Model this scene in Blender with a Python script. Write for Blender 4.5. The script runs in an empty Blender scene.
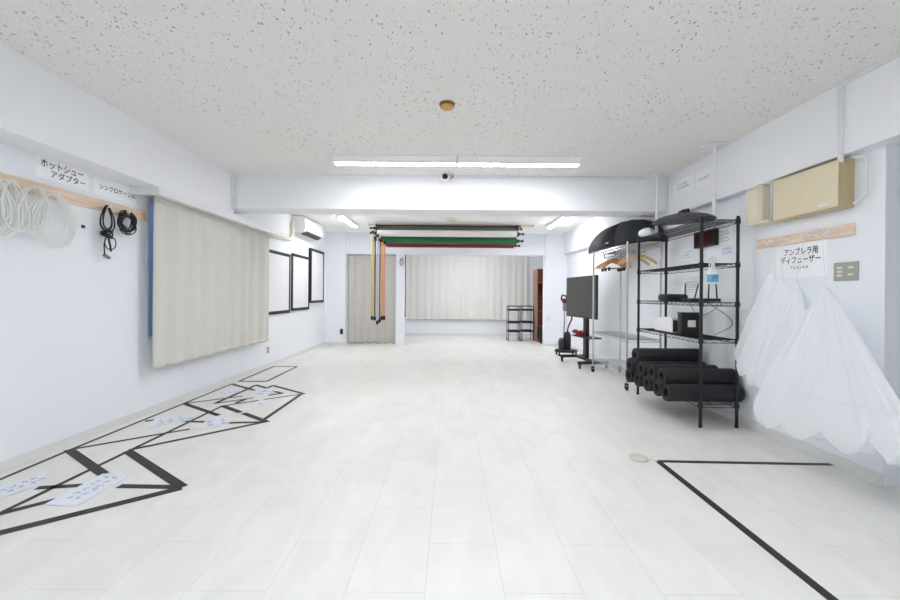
import bpy, bmesh, math, random
from math import sin, cos, pi, radians, sqrt
from mathutils import Vector, Matrix
random.seed(7)
sc = bpy.context.scene
COL = sc.collection
ALL = []

# ------------------------------------------------------------------ camera geometry
H = 1.15                       # camera height above the floor
ROLL = radians(0.45)
F = 400.0
U0, V0 = 451.0, 295.0
XL, XR = -2.863, 2.646         # side walls
ZC = 2.57                      # ceiling

def ray(u, v):
    du, dv = u - U0, v - V0
    a = du*cos(ROLL) + dv*sin(ROLL)
    b = -du*sin(ROLL) + dv*cos(ROLL)
    return a/F, -b/F
def on_floor(u, v, z=0.0):
    dx, dz = ray(u, v); y = (z - H)/dz
    return Vector((dx*y, y, z))
def on_x(u, v, x):
    dx, dz = ray(u, v); y = x/dx
    return Vector((x, y, H + dz*y))
def on_y(u, v, y):
    dx, dz = ray(u, v)
    return Vector((dx*y, y, H + dz*y))

# ------------------------------------------------------------------ mesh helper
class MB:
    def __init__(s): s.v = []; s.f = []
    def add(s, vs, fs):
        n = len(s.v); s.v += [tuple(p) for p in vs]; s.f += [tuple(i+n for i in f) for f in fs]; return s
    def box(s, x0, x1, y0, y1, z0, z1):
        return s.add([(x0,y0,z0),(x1,y0,z0),(x1,y1,z0),(x0,y1,z0),(x0,y0,z1),(x1,y0,z1),(x1,y1,z1),(x0,y1,z1)],
                     [(0,3,2,1),(4,5,6,7),(0,1,5,4),(1,2,6,5),(2,3,7,6),(3,0,4,7)])
    def cyl(s, p0, p1, r0, r1=None, n=10):
        return s.tube([p0, p1], [r0, r0 if r1 is None else r1], n)
    def tube(s, path, r, n=6, closed=False):
        path = [Vector(p) for p in path]; m = len(path)
        rs = r if isinstance(r, (list, tuple)) else [r]*m
        vs = []; up = None
        for i, p in enumerate(path):
            if closed: t = path[(i+1) % m] - path[i-1]
            else: t = path[min(i+1, m-1)] - path[max(i-1, 0)]
            if t.length < 1e-9: t = Vector((0,0,1))
            t.normalize()
            if up is None:
                up = Vector((0,0,1)) if abs(t.z) < .9 else Vector((1,0,0))
            side = t.cross(up)
            if side.length < 1e-6: side = t.cross(Vector((0,1,0)))
            side.normalize(); up = side.cross(t).normalized()
            for k in range(n):
                a = 2*pi*k/n
                vs.append(p + (side*cos(a) + up*sin(a))*rs[i])
        fs = []
        for i in range(m if closed else m-1):
            j = (i+1) % m
            for k in range(n):
                l = (k+1) % n
                fs.append((i*n+k, i*n+l, j*n+l, j*n+k))
        if not closed:
            fs.append(tuple(reversed(range(n)))); fs.append(tuple((m-1)*n+k for k in range(n)))
        return s.add(vs, fs)
    def lathe(s, prof, c=(0,0,0), n=24, axis='z', sx=1, sy=1):
        vs = []; fs = []; m = len(prof)
        for r, h in prof:
            for k in range(n):
                a = 2*pi*k/n; x, y = r*cos(a)*sx, r*sin(a)*sy
                q = (x, y, h) if axis == 'z' else ((h, x, y) if axis == 'x' else (x, h, y))
                vs.append((c[0]+q[0], c[1]+q[1], c[2]+q[2]))
        for i in range(m-1):
            for k in range(n):
                l = (k+1) % n
                fs.append((i*n+k, i*n+l, (i+1)*n+l, (i+1)*n+k))
        if prof[0][0] > 1e-6: fs.append(tuple(reversed(range(n))))
        if prof[-1][0] > 1e-6: fs.append(tuple((m-1)*n+k for k in range(n)))
        return s.add(vs, fs)
    def prism(s, pts, d):
        d = Vector(d); pts = [Vector(p) for p in pts]; n = len(pts)
        return s.add(pts + [p+d for p in pts], [tuple(reversed(range(n))), tuple(range(n, 2*n))] +
                     [(i, (i+1) % n, n+(i+1) % n, n+i) for i in range(n)])
    def grid(s, fn, nu, nv, close_u=False):
        vs = [fn(i, j) for j in range(nv) for i in range(nu)]; fs = []
        for j in range(nv-1):
            for i in range(nu if close_u else nu-1):
                k = (i+1) % nu
                fs.append((j*nu+i, j*nu+k, (j+1)*nu+k, (j+1)*nu+i))
        return s.add(vs, fs)
    def build(s, name, mat, parent=None, origin=None, smooth=True, bevel=0, solid=0, sub=0, keep=False):
        if origin is None:
            origin = Vector(parent['_o']) if parent is not None and '_o' in parent else Vector((0,0,0))
        o3 = Vector(origin)
        me = bpy.data.meshes.new(name)
        me.from_pydata([tuple(Vector(p)-o3) for p in s.v], [], s.f)
        bm = bmesh.new(); bm.from_mesh(me)
        if not keep:
            bmesh.ops.remove_doubles(bm, verts=bm.verts, dist=1e-6)
            bmesh.ops.recalc_face_normals(bm, faces=bm.faces)
        bm.to_mesh(me); bm.free()
        if smooth:
            me.shade_smooth()
            me.set_sharp_from_angle(angle=radians(35))
        me.materials.append(mat)
        o = bpy.data.objects.new(name, me); COL.objects.link(o)
        if parent is not None:
            o.parent = parent; o['_o'] = tuple(origin)
        else:
            o.location = o3; o['_o'] = tuple(origin)
        if solid:
            m = o.modifiers.new('solid', 'SOLIDIFY'); m.thickness = solid; m.offset = 0
        if bevel:
            m = o.modifiers.new('bevel', 'BEVEL'); m.width = bevel; m.segments = 2; m.limit_method = 'ANGLE'
        if sub:
            m = o.modifiers.new('sub', 'SUBSURF'); m.levels = sub; m.render_levels = sub
        ALL.append(o)
        return o

def thing(name, label, cat, loc, group=None):
    o = bpy.data.objects.new(name, None); COL.objects.link(o)
    o.location = loc; o.empty_display_size = .05
    o['_o'] = tuple(loc)
    return tag(o, label, cat, group)
def tag(o, label, cat, group=None, kind=None):
    o['label'] = label; o['category'] = cat
    if group: o['group'] = group
    if kind: o['kind'] = kind
    ALL.append(o)
    return o
def struct(o, label=None):
    o['kind'] = 'structure'
    if label: o['label'] = label
    return o
def kids(o): return [c for c in COL.objects if c.parent == o]
def dup(root, loc, rotz=None, label=None):
    r = root.copy(); COL.objects.link(r); r.location = loc; ALL.append(r)
    if rotz is not None: r.rotation_euler = (0,0,rotz)
    if label: r['label'] = label
    for ch in kids(root):
        c = ch.copy(); COL.objects.link(c); c.parent = r; ALL.append(c)
        for g in kids(ch):
            d = g.copy(); COL.objects.link(d); d.parent = c; ALL.append(d)
    return r

# ------------------------------------------------------------------ materials
def srgb(r, g, b):
    f = lambda c: (c/255/12.92) if c <= 10 else ((c/255+.055)/1.055)**2.4
    return (f(r), f(g), f(b), 1)
def newmat(name):
    m = bpy.data.materials.new(name); m.use_nodes = True
    nt = m.node_tree; b = nt.nodes['Principled BSDF']
    return m, nt, b
def pm(name, rgb, rough=.5, metal=0, spec=.5, noise=0, nscale=20, bump=0, coat=0):
    m, nt, b = newmat(name)
    c = srgb(*rgb)
    b.inputs['Base Color'].default_value = c
    b.inputs['Roughness'].default_value = rough
    b.inputs['Metallic'].default_value = metal
    b.inputs['Specular IOR Level'].default_value = spec
    if coat: b.inputs['Coat Weight'].default_value = coat
    if noise or bump:
        tc = nt.nodes.new('ShaderNodeTexCoord'); n = nt.nodes.new('ShaderNodeTexNoise')
        n.inputs['Scale'].default_value = nscale; n.inputs['Detail'].default_value = 4
        nt.links.new(tc.outputs['Object'], n.inputs['Vector'])
        if noise:
            mx = nt.nodes.new('ShaderNodeMix'); mx.data_type = 'RGBA'
            mx.inputs['A'].default_value = tuple(x*(1-noise) for x in c[:3])+(1,)
            mx.inputs['B'].default_value = tuple(min(1, x*(1+noise)) for x in c[:3])+(1,)
            nt.links.new(n.outputs['Fac'], mx.inputs['Factor'])
            nt.links.new(mx.outputs['Result'], b.inputs['Base Color'])
        if bump:
            bp = nt.nodes.new('ShaderNodeBump'); bp.inputs['Strength'].default_value = bump; bp.inputs['Distance'].default_value = .003
            nt.links.new(n.outputs['Fac'], bp.inputs['Height']); nt.links.new(bp.outputs['Normal'], b.inputs['Normal'])
    return m
def emis(name, rgb, s):
    m, nt, b = newmat(name)
    b.inputs['Base Color'].default_value = srgb(*rgb)
    b.inputs['Emission Color'].default_value = srgb(*rgb)
    b.inputs['Emission Strength'].default_value = s
    return m
def math_node(nt, op, a, b=None, c=None):
    n = nt.nodes.new('ShaderNodeMath'); n.operation = op
    for i, x in enumerate((a, b, c)):
        if x is None: continue
        if isinstance(x, (int, float)): n.inputs[i].default_value = x
        else: nt.links.new(x, n.inputs[i])
    return n.outputs[0]

def floor_material():
    m, nt, b = newmat('vinyl_tile')
    tc = nt.nodes.new('ShaderNodeTexCoord'); sp = nt.nodes.new('ShaderNodeSeparateXYZ')
    nt.links.new(tc.outputs['Object'], sp.inputs[0])
    cb = nt.nodes.new('ShaderNodeCombineXYZ')
    nt.links.new(math_node(nt, 'SUBTRACT', sp.outputs['Y'], 1.545), cb.inputs['X'])
    nt.links.new(math_node(nt, 'ADD', sp.outputs['X'], 0.092), cb.inputs['Y'])
    br = nt.nodes.new('ShaderNodeTexBrick')
    nt.links.new(cb.outputs[0], br.inputs['Vector'])
    br.offset = .5; br.offset_frequency = 2; br.squash = 1
    br.inputs['Scale'].default_value = 1
    br.inputs['Mortar Size'].default_value = .0013
    br.inputs['Mortar Smooth'].default_value = .3
    br.inputs['Brick Width'].default_value = .61
    br.inputs['Row Height'].default_value = .3068
    br.inputs['Color1'].default_value = srgb(231, 230, 227)
    br.inputs['Color2'].default_value = srgb(228, 227, 223)
    br.inputs['Mortar'].default_value = srgb(203, 203, 199)
    # stone clouding
    n = nt.nodes.new('ShaderNodeTexNoise'); n.inputs['Scale'].default_value = 5; n.inputs['Detail'].default_value = 8
    n.inputs['Roughness'].default_value = .65; n.inputs['Distortion'].default_value = .6
    mp = nt.nodes.new('ShaderNodeMapping'); mp.inputs['Scale'].default_value = (1, .45, 1); mp.inputs['Rotation'].default_value = (0,0,.5)
    nt.links.new(tc.outputs['Object'], mp.inputs['Vector']); nt.links.new(mp.outputs[0], n.inputs['Vector'])
    rp = nt.nodes.new('ShaderNodeValToRGB')
    rp.color_ramp.elements[0].position = .35; rp.color_ramp.elements[0].color = (.93,.925,.91,1)
    rp.color_ramp.elements[1].position = .62; rp.color_ramp.elements[1].color = (1,1,1,1)
    nt.links.new(n.outputs['Fac'], rp.inputs[0])
    mx = nt.nodes.new('ShaderNodeMix'); mx.data_type = 'RGBA'; mx.blend_type = 'MULTIPLY'; mx.inputs['Factor'].default_value = 1
    nt.links.new(br.outputs['Color'], mx.inputs['A']); nt.links.new(rp.outputs[0], mx.inputs['B'])
    nt.links.new(mx.outputs['Result'], b.inputs['Base Color'])
    b.inputs['Roughness'].default_value = .42
    b.inputs['Specular IOR Level'].default_value = .35
    return m

def ceiling_material():
    m, nt, b = newmat('acoustic_board')
    tc = nt.nodes.new('ShaderNodeTexCoord')
    sp = nt.nodes.new('ShaderNodeSeparateXYZ'); nt.links.new(tc.outputs['Object'], sp.inputs[0])
    def pits(scx, scy, thr, keep, off):
        mp = nt.nodes.new('ShaderNodeMapping'); mp.inputs['Scale'].default_value = (scx, scy, 1); mp.inputs['Location'].default_value = (off, off*.7, 0)
        nt.links.new(tc.outputs['Object'], mp.inputs['Vector'])
        nn = nt.nodes.new('ShaderNodeTexNoise'); nn.inputs['Scale'].default_value = 2.3; nn.inputs['Detail'].default_value = 1
        nt.links.new(mp.outputs[0], nn.inputs['Vector'])
        ad = nt.nodes.new('ShaderNodeMix'); ad.data_type = 'VECTOR'; ad.inputs['Factor'].default_value = .12
        nt.links.new(mp.outputs[0], ad.inputs['A']); nt.links.new(nn.outputs['Color'], ad.inputs['B'])
        vo = nt.nodes.new('ShaderNodeTexVoronoi'); vo.voronoi_dimensions = '2D'; vo.inputs['Scale'].default_value = 1
        nt.links.new(ad.outputs['Result'], vo.inputs['Vector'])
        sc_ = nt.nodes.new('ShaderNodeSeparateColor'); nt.links.new(vo.outputs['Color'], sc_.inputs[0])
        size = math_node(nt, 'MULTIPLY', sc_.outputs[1], thr)
        inside = math_node(nt, 'LESS_THAN', vo.outputs['Distance'], size)
        return math_node(nt, 'MULTIPLY', inside, math_node(nt, 'LESS_THAN', sc_.outputs[0], keep))
    a = pits(72, 34, .33, .13, 3.1)
    c = pits(110, 66, .30, .14, 9.7)
    p = math_node(nt, 'MAXIMUM', a, c)
    # repaired plain patches beside the beam corners carry no pits
    ax = math_node(nt, 'ABSOLUTE', sp.outputs['X'])
    edge = math_node(nt, 'ADD', ax, math_node(nt, 'MULTIPLY', math_node(nt, 'SUBTRACT', sp.outputs['Y'], 3.6), .45))
    plain = math_node(nt, 'MULTIPLY', math_node(nt, 'GREATER_THAN', edge, 1.75), math_node(nt, 'GREATER_THAN', sp.outputs['Y'], 3.15))
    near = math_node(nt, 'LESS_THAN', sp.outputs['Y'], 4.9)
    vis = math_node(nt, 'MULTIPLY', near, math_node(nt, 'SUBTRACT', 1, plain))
    cl = nt.nodes.new('ShaderNodeTexNoise'); cl.inputs['Scale'].default_value = 2.2
    nt.links.new(tc.outputs['Object'], cl.inputs['Vector'])
    mr = nt.nodes.new('ShaderNodeMapRange'); mr.inputs['From Min'].default_value = .3; mr.inputs['From Max'].default_value = .6
    mr.inputs['To Min'].default_value = .35
    nt.links.new(cl.outputs['Fac'], mr.inputs['Value'])
    fac = math_node(nt, 'MULTIPLY', math_node(nt, 'MULTIPLY', p, vis), mr.outputs[0])
    mx = nt.nodes.new('ShaderNodeMix'); mx.data_type = 'RGBA'
    mx.inputs['A'].default_value = srgb(233, 232, 228); mx.inputs['B'].default_value = srgb(136, 135, 132)
    nt.links.new(fac, mx.inputs['Factor'])
    far = nt.nodes.new('ShaderNodeMix'); far.data_type = 'RGBA'; far.inputs['B'].default_value = srgb(248, 248, 246)   # plain board beyond the beam, colour whitened to offset weak light there
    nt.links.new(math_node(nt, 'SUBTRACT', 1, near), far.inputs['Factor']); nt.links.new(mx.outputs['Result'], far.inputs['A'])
    nt.links.new(far.outputs['Result'], b.inputs['Base Color'])
    b.inputs['Roughness'].default_value = .9
    return m

def fabric(name, rgb, trans=.15, rough=.9, scale=260):
    m, nt, b = newmat(name)
    b.inputs['Base Color'].default_value = srgb(*rgb); b.inputs['Roughness'].default_value = rough
    b.inputs['Specular IOR Level'].default_value = .2
    tc = nt.nodes.new('ShaderNodeTexCoord'); n = nt.nodes.new('ShaderNodeTexNoise'); n.inputs['Scale'].default_value = scale
    nt.links.new(tc.outputs['Object'], n.inputs['Vector'])
    mx = nt.nodes.new('ShaderNodeMix'); mx.data_type = 'RGBA'
    c = srgb(*rgb)
    mx.inputs['A'].default_value = tuple(x*.94 for x in c[:3])+(1,); mx.inputs['B'].default_value = tuple(min(1, x*1.05) for x in c[:3])+(1,)
    nt.links.new(n.outputs['Fac'], mx.inputs['Factor']); nt.links.new(mx.outputs['Result'], b.inputs['Base Color'])
    if trans:
        tr = nt.nodes.new('ShaderNodeBsdfTranslucent'); nt.links.new(mx.outputs['Result'], tr.inputs['Color'])
        ms = nt.nodes.new('ShaderNodeMixShader'); ms.inputs[0].default_value = trans
        out = nt.nodes['Material Output']
        nt.links.new(b.outputs[0], ms.inputs[1]); nt.links.new(tr.outputs[0], ms.inputs[2]); nt.links.new(ms.outputs[0], out.inputs[0])
    return m
def gauze(name, rgb, transp=.2):
    m, nt, b = newmat(name)
    b.inputs['Base Color'].default_value = srgb(*rgb); b.inputs['Roughness'].default_value = .7
    tr = nt.nodes.new('ShaderNodeBsdfTranslucent'); tr.inputs['Color'].default_value = srgb(*rgb)
    tp = nt.nodes.new('ShaderNodeBsdfTransparent')
    m1 = nt.nodes.new('ShaderNodeMixShader'); m1.inputs[0].default_value = .5
    m2 = nt.nodes.new('ShaderNodeMixShader'); m2.inputs[0].default_value = transp
    nt.links.new(b.outputs[0], m1.inputs[1]); nt.links.new(tr.outputs[0], m1.inputs[2])
    nt.links.new(m1.outputs[0], m2.inputs[1]); nt.links.new(tp.outputs[0], m2.inputs[2])
    nt.links.new(m2.outputs[0], nt.nodes['Material Output'].inputs[0])
    return m
def wood(name, c1, c2, scale=(2, 30, 30), rough=.5):
    m, nt, b = newmat(name)
    tc = nt.nodes.new('ShaderNodeTexCoord'); mp = nt.nodes.new('ShaderNodeMapping'); mp.inputs['Scale'].default_value = scale
    n = nt.nodes.new('ShaderNodeTexNoise'); n.inputs['Scale'].default_value = 2; n.inputs['Detail'].default_value = 5
    nt.links.new(tc.outputs['Object'], mp.inputs[0]); nt.links.new(mp.outputs[0], n.inputs['Vector'])
    rp = nt.nodes.new('ShaderNodeValToRGB'); rp.color_ramp.elements[0].position = .35; rp.color_ramp.elements[1].position = .65
    rp.color_ramp.elements[0].color = srgb(*c1); rp.color_ramp.elements[1].color = srgb(*c2)
    nt.links.new(n.outputs['Fac'], rp.inputs[0]); nt.links.new(rp.outputs[0], b.inputs['Base Color'])
    b.inputs['Roughness'].default_value = rough
    return m
def glass(name, rgb=(235, 242, 248), alpha=.12, rough=.03):
    m, nt, b = newmat(name)
    b.inputs['Base Color'].default_value = srgb(*rgb); b.inputs['Roughness'].default_value = rough
    tp = nt.nodes.new('ShaderNodeBsdfTransparent'); tp.inputs['Color'].default_value = srgb(*rgb)
    ms = nt.nodes.new('ShaderNodeMixShader'); ms.inputs[0].default_value = 1-alpha
    nt.links.new(b.outputs[0], ms.inputs[1]); nt.links.new(tp.outputs[0], ms.inputs[2])
    nt.links.new(ms.outputs[0], nt.nodes['Material Output'].inputs[0])
    return m

M = dict(
    wall=pm('white_wall_paint', (240, 243, 248), .85, spec=.2, noise=.015, nscale=8),
    beam=pm('white_beam_paint', (241, 242, 246), .8, spec=.2),
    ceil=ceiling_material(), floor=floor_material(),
    base=pm('pale_grey_vinyl', (226, 226, 224), .6),
    white=pm('white_plastic', (236, 237, 238), .4), whitep=pm('white_painted_metal', (240, 240, 240), .35),
    duct=pm('white_pvc', (228, 230, 233), .5), shade=pm('grey_gap', (120, 122, 126), .7),
    paper=pm('white_paper', (250, 251, 254), .6, spec=.3), floorpaper=pm('laminated_paper', (226, 231, 241), .35),
    ink=pm('black_ink', (32, 32, 36), .6), ink2=pm('grey_ink', (120, 130, 145), .6), ink3=pm('faint_ink', (174, 180, 196), .6), blueink=pm('blue_ink', (120, 170, 205), .6),
    tape=pm('black_tape', (34, 34, 35), .55, noise=.15, nscale=40),
    black=pm('black_plastic', (22, 22, 24), .45), blackm=pm('black_powder_coat', (26, 26, 28), .4), dark=pm('dark_grey_plastic', (55, 56, 58), .5),
    foam=pm('black_foam', (44, 44, 47), .75, spec=.3, noise=.2, nscale=60, bump=.2),
    chrome=pm('chrome', (205, 207, 210), .2, 1), steel=pm('brushed_steel', (150, 150, 150), .35, 1),
    rail=wood('pale_pine', (222, 196, 172), (236, 214, 192), (6, 2, 30)),
    curtain=fabric('cream_curtain', (225, 223, 215), .08), curtain2=fabric('ivory_curtain', (238, 237, 233), .12), curtain3=fabric('beige_curtain', (205, 202, 195), .05),
    tube=emis('led_tube', (250, 251, 255), 20.0), tube_far=emis('led_tube_far', (252, 252, 255), 30.0), added_alcove=emis('added_led_alcove', (252, 252, 255), 34.0), added_back=emis('added_led_back', (246, 249, 255), 19.0), glow=emis('standby_red', (255, 30, 30), .6),
    screen=pm('matte_screen', (62, 62, 60), .38, spec=.6), ledface=pm('red_black_face', (66, 10, 14), .6, spec=.2),
    ledframe=pm('clock_frame', (24, 18, 18), .4),
    beige=pm('cream_enamel', (219, 207, 174), .35, noise=.02), beige2=pm('tan_enamel', (194, 176, 136), .4), ivory=pm('ivory_enamel', (226, 219, 200), .4),
    plate=pm('grey_switch_plate', (168, 166, 156), .45), rocker=pm('ivory_switch', (222, 220, 200), .4),
    amber=pm('amber_plastic', (206, 160, 92), .5), brown=pm('dark_brown_plastic', (120, 84, 40), .5), creamp=pm('cream_plastic', (228, 221, 200), .5),
    pglass=glass('window_glass'), alum=pm('white_aluminium', (225, 228, 232), .4), strip_black=pm('black_strip', (40, 42, 46), .4),
    gauze=gauze('white_diffuser_cloth', (252, 253, 255), .05), gauze2=gauze('sheer_white_cloth', (252, 253, 255), .09), hem=gauze('white_hem', (242, 244, 248), .03),
    cable_w=pm('white_cable', (238, 238, 234), .45), cable_b=pm('black_cable', (20, 20, 22), .4),
    paper_white=pm('white_paper_roll', (240, 236, 234), .7), paper_green=pm('green_paper_roll', (42, 106, 68), .7), paper_red=pm('red_paper_roll', (124, 16, 32), .7), paper_grey=pm('grey_paper_roll', (112, 116, 112), .7),
    c_yellow=pm('yellow_chain', (206, 198, 128), .5), c_grey=pm('olive_strand', (92, 88, 74), .5), c_lilac=pm('lilac_chain', (205, 198, 220), .5),
    c_dark=pm('charcoal_strand', (84, 82, 80), .5), c_orange=pm('orange_chain', (222, 172, 112), .5), c_coral=pm('coral_chain', (230, 166, 138), .5),
    plank=wood('pale_plank', (198, 184, 158), (214, 202, 178)),
    cab=wood('brown_wood', (118, 70, 48), (142, 88, 62), (8, 8, 1)), cab2=wood('red_brown_wood', (96, 42, 26), (122, 56, 36), (8, 8, 1)), cab_side=wood('light_brown_wood', (150, 112, 88), (166, 128, 104), (8, 8, 1)),
    softgrey=pm('softbox_cloth', (46, 50, 57), .8, spec=.35), 
    hwood=wood('hanger_wood', (202, 138, 66), (222, 162, 90), (20, 20, 20), .4), hwood2=wood('pale_hanger_wood', (214, 174, 122), (226, 192, 146), (20, 20, 20), .4),
    red=pm('red_cloth', (138, 24, 30), .7, noise=.3, nscale=50), maroon=pm('maroon_plastic', (78, 28, 32), .4), smoky=glass('smoky_plastic', (190, 180, 178), .55, .15),
    spray=pm('translucent_white_bottle', (232, 238, 243), .3), blue=pm('blue_label', (104, 176, 214), .5), navy=pm('navy_print', (40, 80, 120), .5),
    board=pm('white_board', (240, 241, 244), .4), cordgrey=pm('grey_cord', (140, 140, 140), .5), disc=pm('ivory_disc', (208, 205, 196), .4),
)

# ------------------------------------------------------------------ setting
YN = -3.6
b = MB(); b.box(XL-.15, 3.75, YN-.1, 11.6, -.12, 0)
struct(b.build('floor', M['floor'], smooth=False))
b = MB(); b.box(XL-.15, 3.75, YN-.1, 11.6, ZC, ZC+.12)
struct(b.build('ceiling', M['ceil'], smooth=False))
# left wall with its window opening
WY0, WY1, WZ0, WZ1 = 3.752, 6.15, .69, 2.045
b = MB()
b.box(XL-.15, XL, YN, WY0, 0, ZC); b.box(XL-.15, XL, WY1, 9.12, 0, ZC)
b.box(XL-.15, XL, WY0, WY1, 0, WZ0); b.box(XL-.15, XL, WY0, WY1, WZ1, ZC)
struct(b.build('wall_left', M['wall'], smooth=False))
YE = 2.44
b = MB(); b.box(XR, XR+.16, YE, 11.5, 0, ZC); b.box(XR+.16, 3.6, YE, YE+.16, 0, ZC); b.box(XR, XR+.16, YN, 1.62, 0, ZC)  # near stretch, out of view, added to block lamp light from the recess
struct(b.build('wall_right', M['wall'], smooth=False))
b = MB(); b.box(3.6, 3.75, YN, YE+.16, 0, ZC)
struct(b.build('wall_recess', M['wall'], smooth=False))
b = MB(); b.box(XL-.15, 3.75, YN-.1, YN, 0, ZC)
struct(b.build('wall_front', M['wall'], smooth=False))
# back wall: pier, header, pillar, right pier, alcove
YB = 9.12
PL = on_y(345, 300, YB).x
zh = on_y(450, 254.6, YB+.06).z
OR_ = on_y(545, 300, YB).x
p0, p1 = on_y(395.5, 300, YB).x, on_y(403.5, 300, YB).x
b = MB()
b.box(XL-.15, PL, YB, YB+.4, 0, ZC)
b.box(PL, OR_, YB+.06, YB+.28, zh, ZC)
b.box(p0, p1, YB+.06, YB+.28, 0, zh)
b.box(OR_, XR, YB, YB+.22, 0, ZC)
struct(b.build('wall_back', M['wall'], smooth=False))
b = MB(); b.box(-1.75, XR+.16, 11.4, 11.55, 0, ZC); b.box(-1.9, -1.75, YB+.6, 11.55, 0, ZC)
b.box(XL-.15, -1.75, YB+.6, YB+.75, 0, ZC)
struct(b.build('wall_alcove', M['wall'], smooth=False))
# beams
b = MB(); b.box(XL, XR, 4.77, 5.12, 2.168, ZC)
struct(b.build('trim_1', M['beam'], smooth=False), 'white crossing beam under the ceiling')
ZB = 2.092
b = MB(); b.box(XL, -2.6, YN, 4.77, ZB, ZC)
struct(b.build('trim_2', M['beam'], smooth=False), 'white boxed beam along the left wall')
b = MB(); b.box(2.565, XR, YN, YB, ZB, ZC); b.box(XR, XR+.16, 1.62, YE, ZB, ZC)
struct(b.build('trim_3', M['beam'], smooth=False), 'white boxed beam along the right wall')
# curtain pelmet under the left beam
b = MB(); b.box(XL, -2.6, 3.55, 6.25, 2.05, ZB); b.box(-2.62, -2.6, 3.55, 6.25, 2.022, 2.05)
b.box(XL, -2.6, 3.55, 3.57, 2.022, 2.05)
struct(b.build('trim_4', M['white'], smooth=False, bevel=.003), 'white curtain pelmet below the left beam')
# thin dark strip drawn for a dark line beside the alcove curtain
b = MB(); b.box(p1, p1+.018, YB+.25, YB+.28, .62, zh)
struct(b.build('trim_5', M['strip_black'], smooth=False), 'dark strip on the alcove jamb')
# baseboards
b = MB(); b.box(XL, XL+.008, YN, YB, 0, .06); struct(b.build('baseboard_left', M['base'], smooth=False))
b = MB(); b.box(XR-.008, XR, YE, YB, 0, .075); b.box(XR-.008, 3.6, YE-.008, YE, 0, .004); struct(b.build('baseboard_right', M['base'], smooth=False))
b = MB(); b.box(XL, PL, YB-.008, YB, 0, .06); b.box(OR_, XR, YB-.008, YB, 0, .06); b.box(-1.75, XR, 11.392, 11.4, 0, .06)
struct(b.build('baseboard_back', M['base'], smooth=False))
# window behind the left curtain
b = MB()
e = .03
b.box(XL-.1, XL+.004, WY0, WY0+e, WZ0, WZ1); b.box(XL-.1, XL+.012, WY1-e, WY1, WZ0, WZ1)
b.box(XL-.1, XL+.012, WY0+e, WY1-e, WZ0, WZ0+e); b.box(XL-.1, XL+.012, WY0+e, WY1-e, WZ1-e, WZ1)
b.box(XL-.08, XL-.04, 4.95, 5.0, WZ0+e, WZ1-e)
wf = struct(b.build('window_1', M['alum'], smooth=False))
b = MB(); b.box(XL-.066, XL-.06, WY0+e, WY1-e, WZ0+e, WZ1-e)
b.build('window_pane', M['pglass'], wf, smooth=False)
# alcove window behind the back curtain
b = MB()
b.box(-1.2, -1.14, 11.36, 11.4, .7, 2.3); b.box(2.0, 2.06, 11.36, 11.4, .7, 2.3)
b.box(-1.14, 2.0, 11.36, 11.4, .7, .76); b.box(-1.14, 2.0, 11.36, 11.4, 2.24, 2.3); b.box(.4, .46, 11.36, 11.4, .76, 2.24)
w2 = struct(b.build('window_2', M['alum'], smooth=False))
b = MB(); b.box(-1.14, 2.0, 11.385, 11.398, .76, 2.24)
b.build('window_pane', M['screen'], w2, smooth=False)

# ------------------------------------------------------------------ ceiling lights
def light_fixture(label, c, length, along, group, tm='tube'):
    # c = centre on the ceiling; a shallow trapezoid housing with the glowing bar below
    t = thing('ceiling_light', label, 'light', c, group)
    def put(mb, pts, L):
        mb2 = []
        for (a, z) in pts: mb2.append((a, z))
        if along == 'x': mb.prism([(c[0]-L/2, c[1]+a, c[2]+z) for a, z in mb2], (L, 0, 0))
        else: mb.prism([(c[0]+a, c[1]-L/2, c[2]+z) for a, z in mb2], (0, L, 0))
    k = .115 if along == 'x' else .062
    h = MB(); put(h, [(-k, 0), (k, 0), (k, -.012), (.05, -.038), (-.05, -.038), (-k, -.012)], length)
    sk = -.058 if along == 'x' else -.050
    for sg in (-1, 1): put(h, [(sg*.047, -.038), (sg*.051, -.038), (sg*.051, sk), (sg*.047, sk)], length)  # skirts and end caps added to cut side light onto ceiling and beam
    for sg in (-1, 1):
        w = length/2
        if along == 'x': h.box(c[0]+sg*w-.004, c[0]+sg*w+.004, c[1]-.051, c[1]+.051, c[2]-.066, c[2]-.03)
        else: h.box(c[0]-.051, c[0]+.051, c[1]+sg*w-.004, c[1]+sg*w+.004, c[2]-.066, c[2]-.03)
    h.build('housing', M['whitep'], t, smooth=False)
    d = MB(); put(d, [(.0465, -.0385), (.0465, -.056), (.03, -.063), (-.03, -.063), (-.0465, -.056), (-.0465, -.0385)], length-.03)
    d.build('tube', M[tm], t)
    return t
light_fixture('left one of two long lit ceiling bars end to end before the crossing beam', (-.585, 4.18, ZC), 1.26, 'x', 'ceiling bars before the beam')
light_fixture('right one of two long lit ceiling bars end to end before the crossing beam', (.69, 4.18, ZC), 1.26, 'x', 'ceiling bars before the beam')
light_fixture('lit ceiling bar beyond the beam on the air conditioner side', (-1.96, 7.55, ZC), 1.12, 'y', 'ceiling bars beyond the beam', 'tube_far')
light_fixture('lit ceiling bar beyond the beam on the television side', (1.98, 7.5, ZC), 1.12, 'y', 'ceiling bars beyond the beam', 'tube_far')
for (x, y) in ((-.6, 1.0), (.68, 1.0), (-.6, -1.6), (.68, -1.6)):  # unseen bars, added because the visible lamps leave the room too dim
    light_fixture('added unseen ceiling bar behind the viewpoint, brightening the room', (x, y, ZC), 1.26, 'x', 'added unseen ceiling bars behind the viewpoint', 'added_back')
light_fixture('added unseen ceiling bar brightening the far alcove', (.5, 9.85, ZC), 1.26, 'x', None, 'added_alcove')  # unseen bar, added to brighten the alcove

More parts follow.
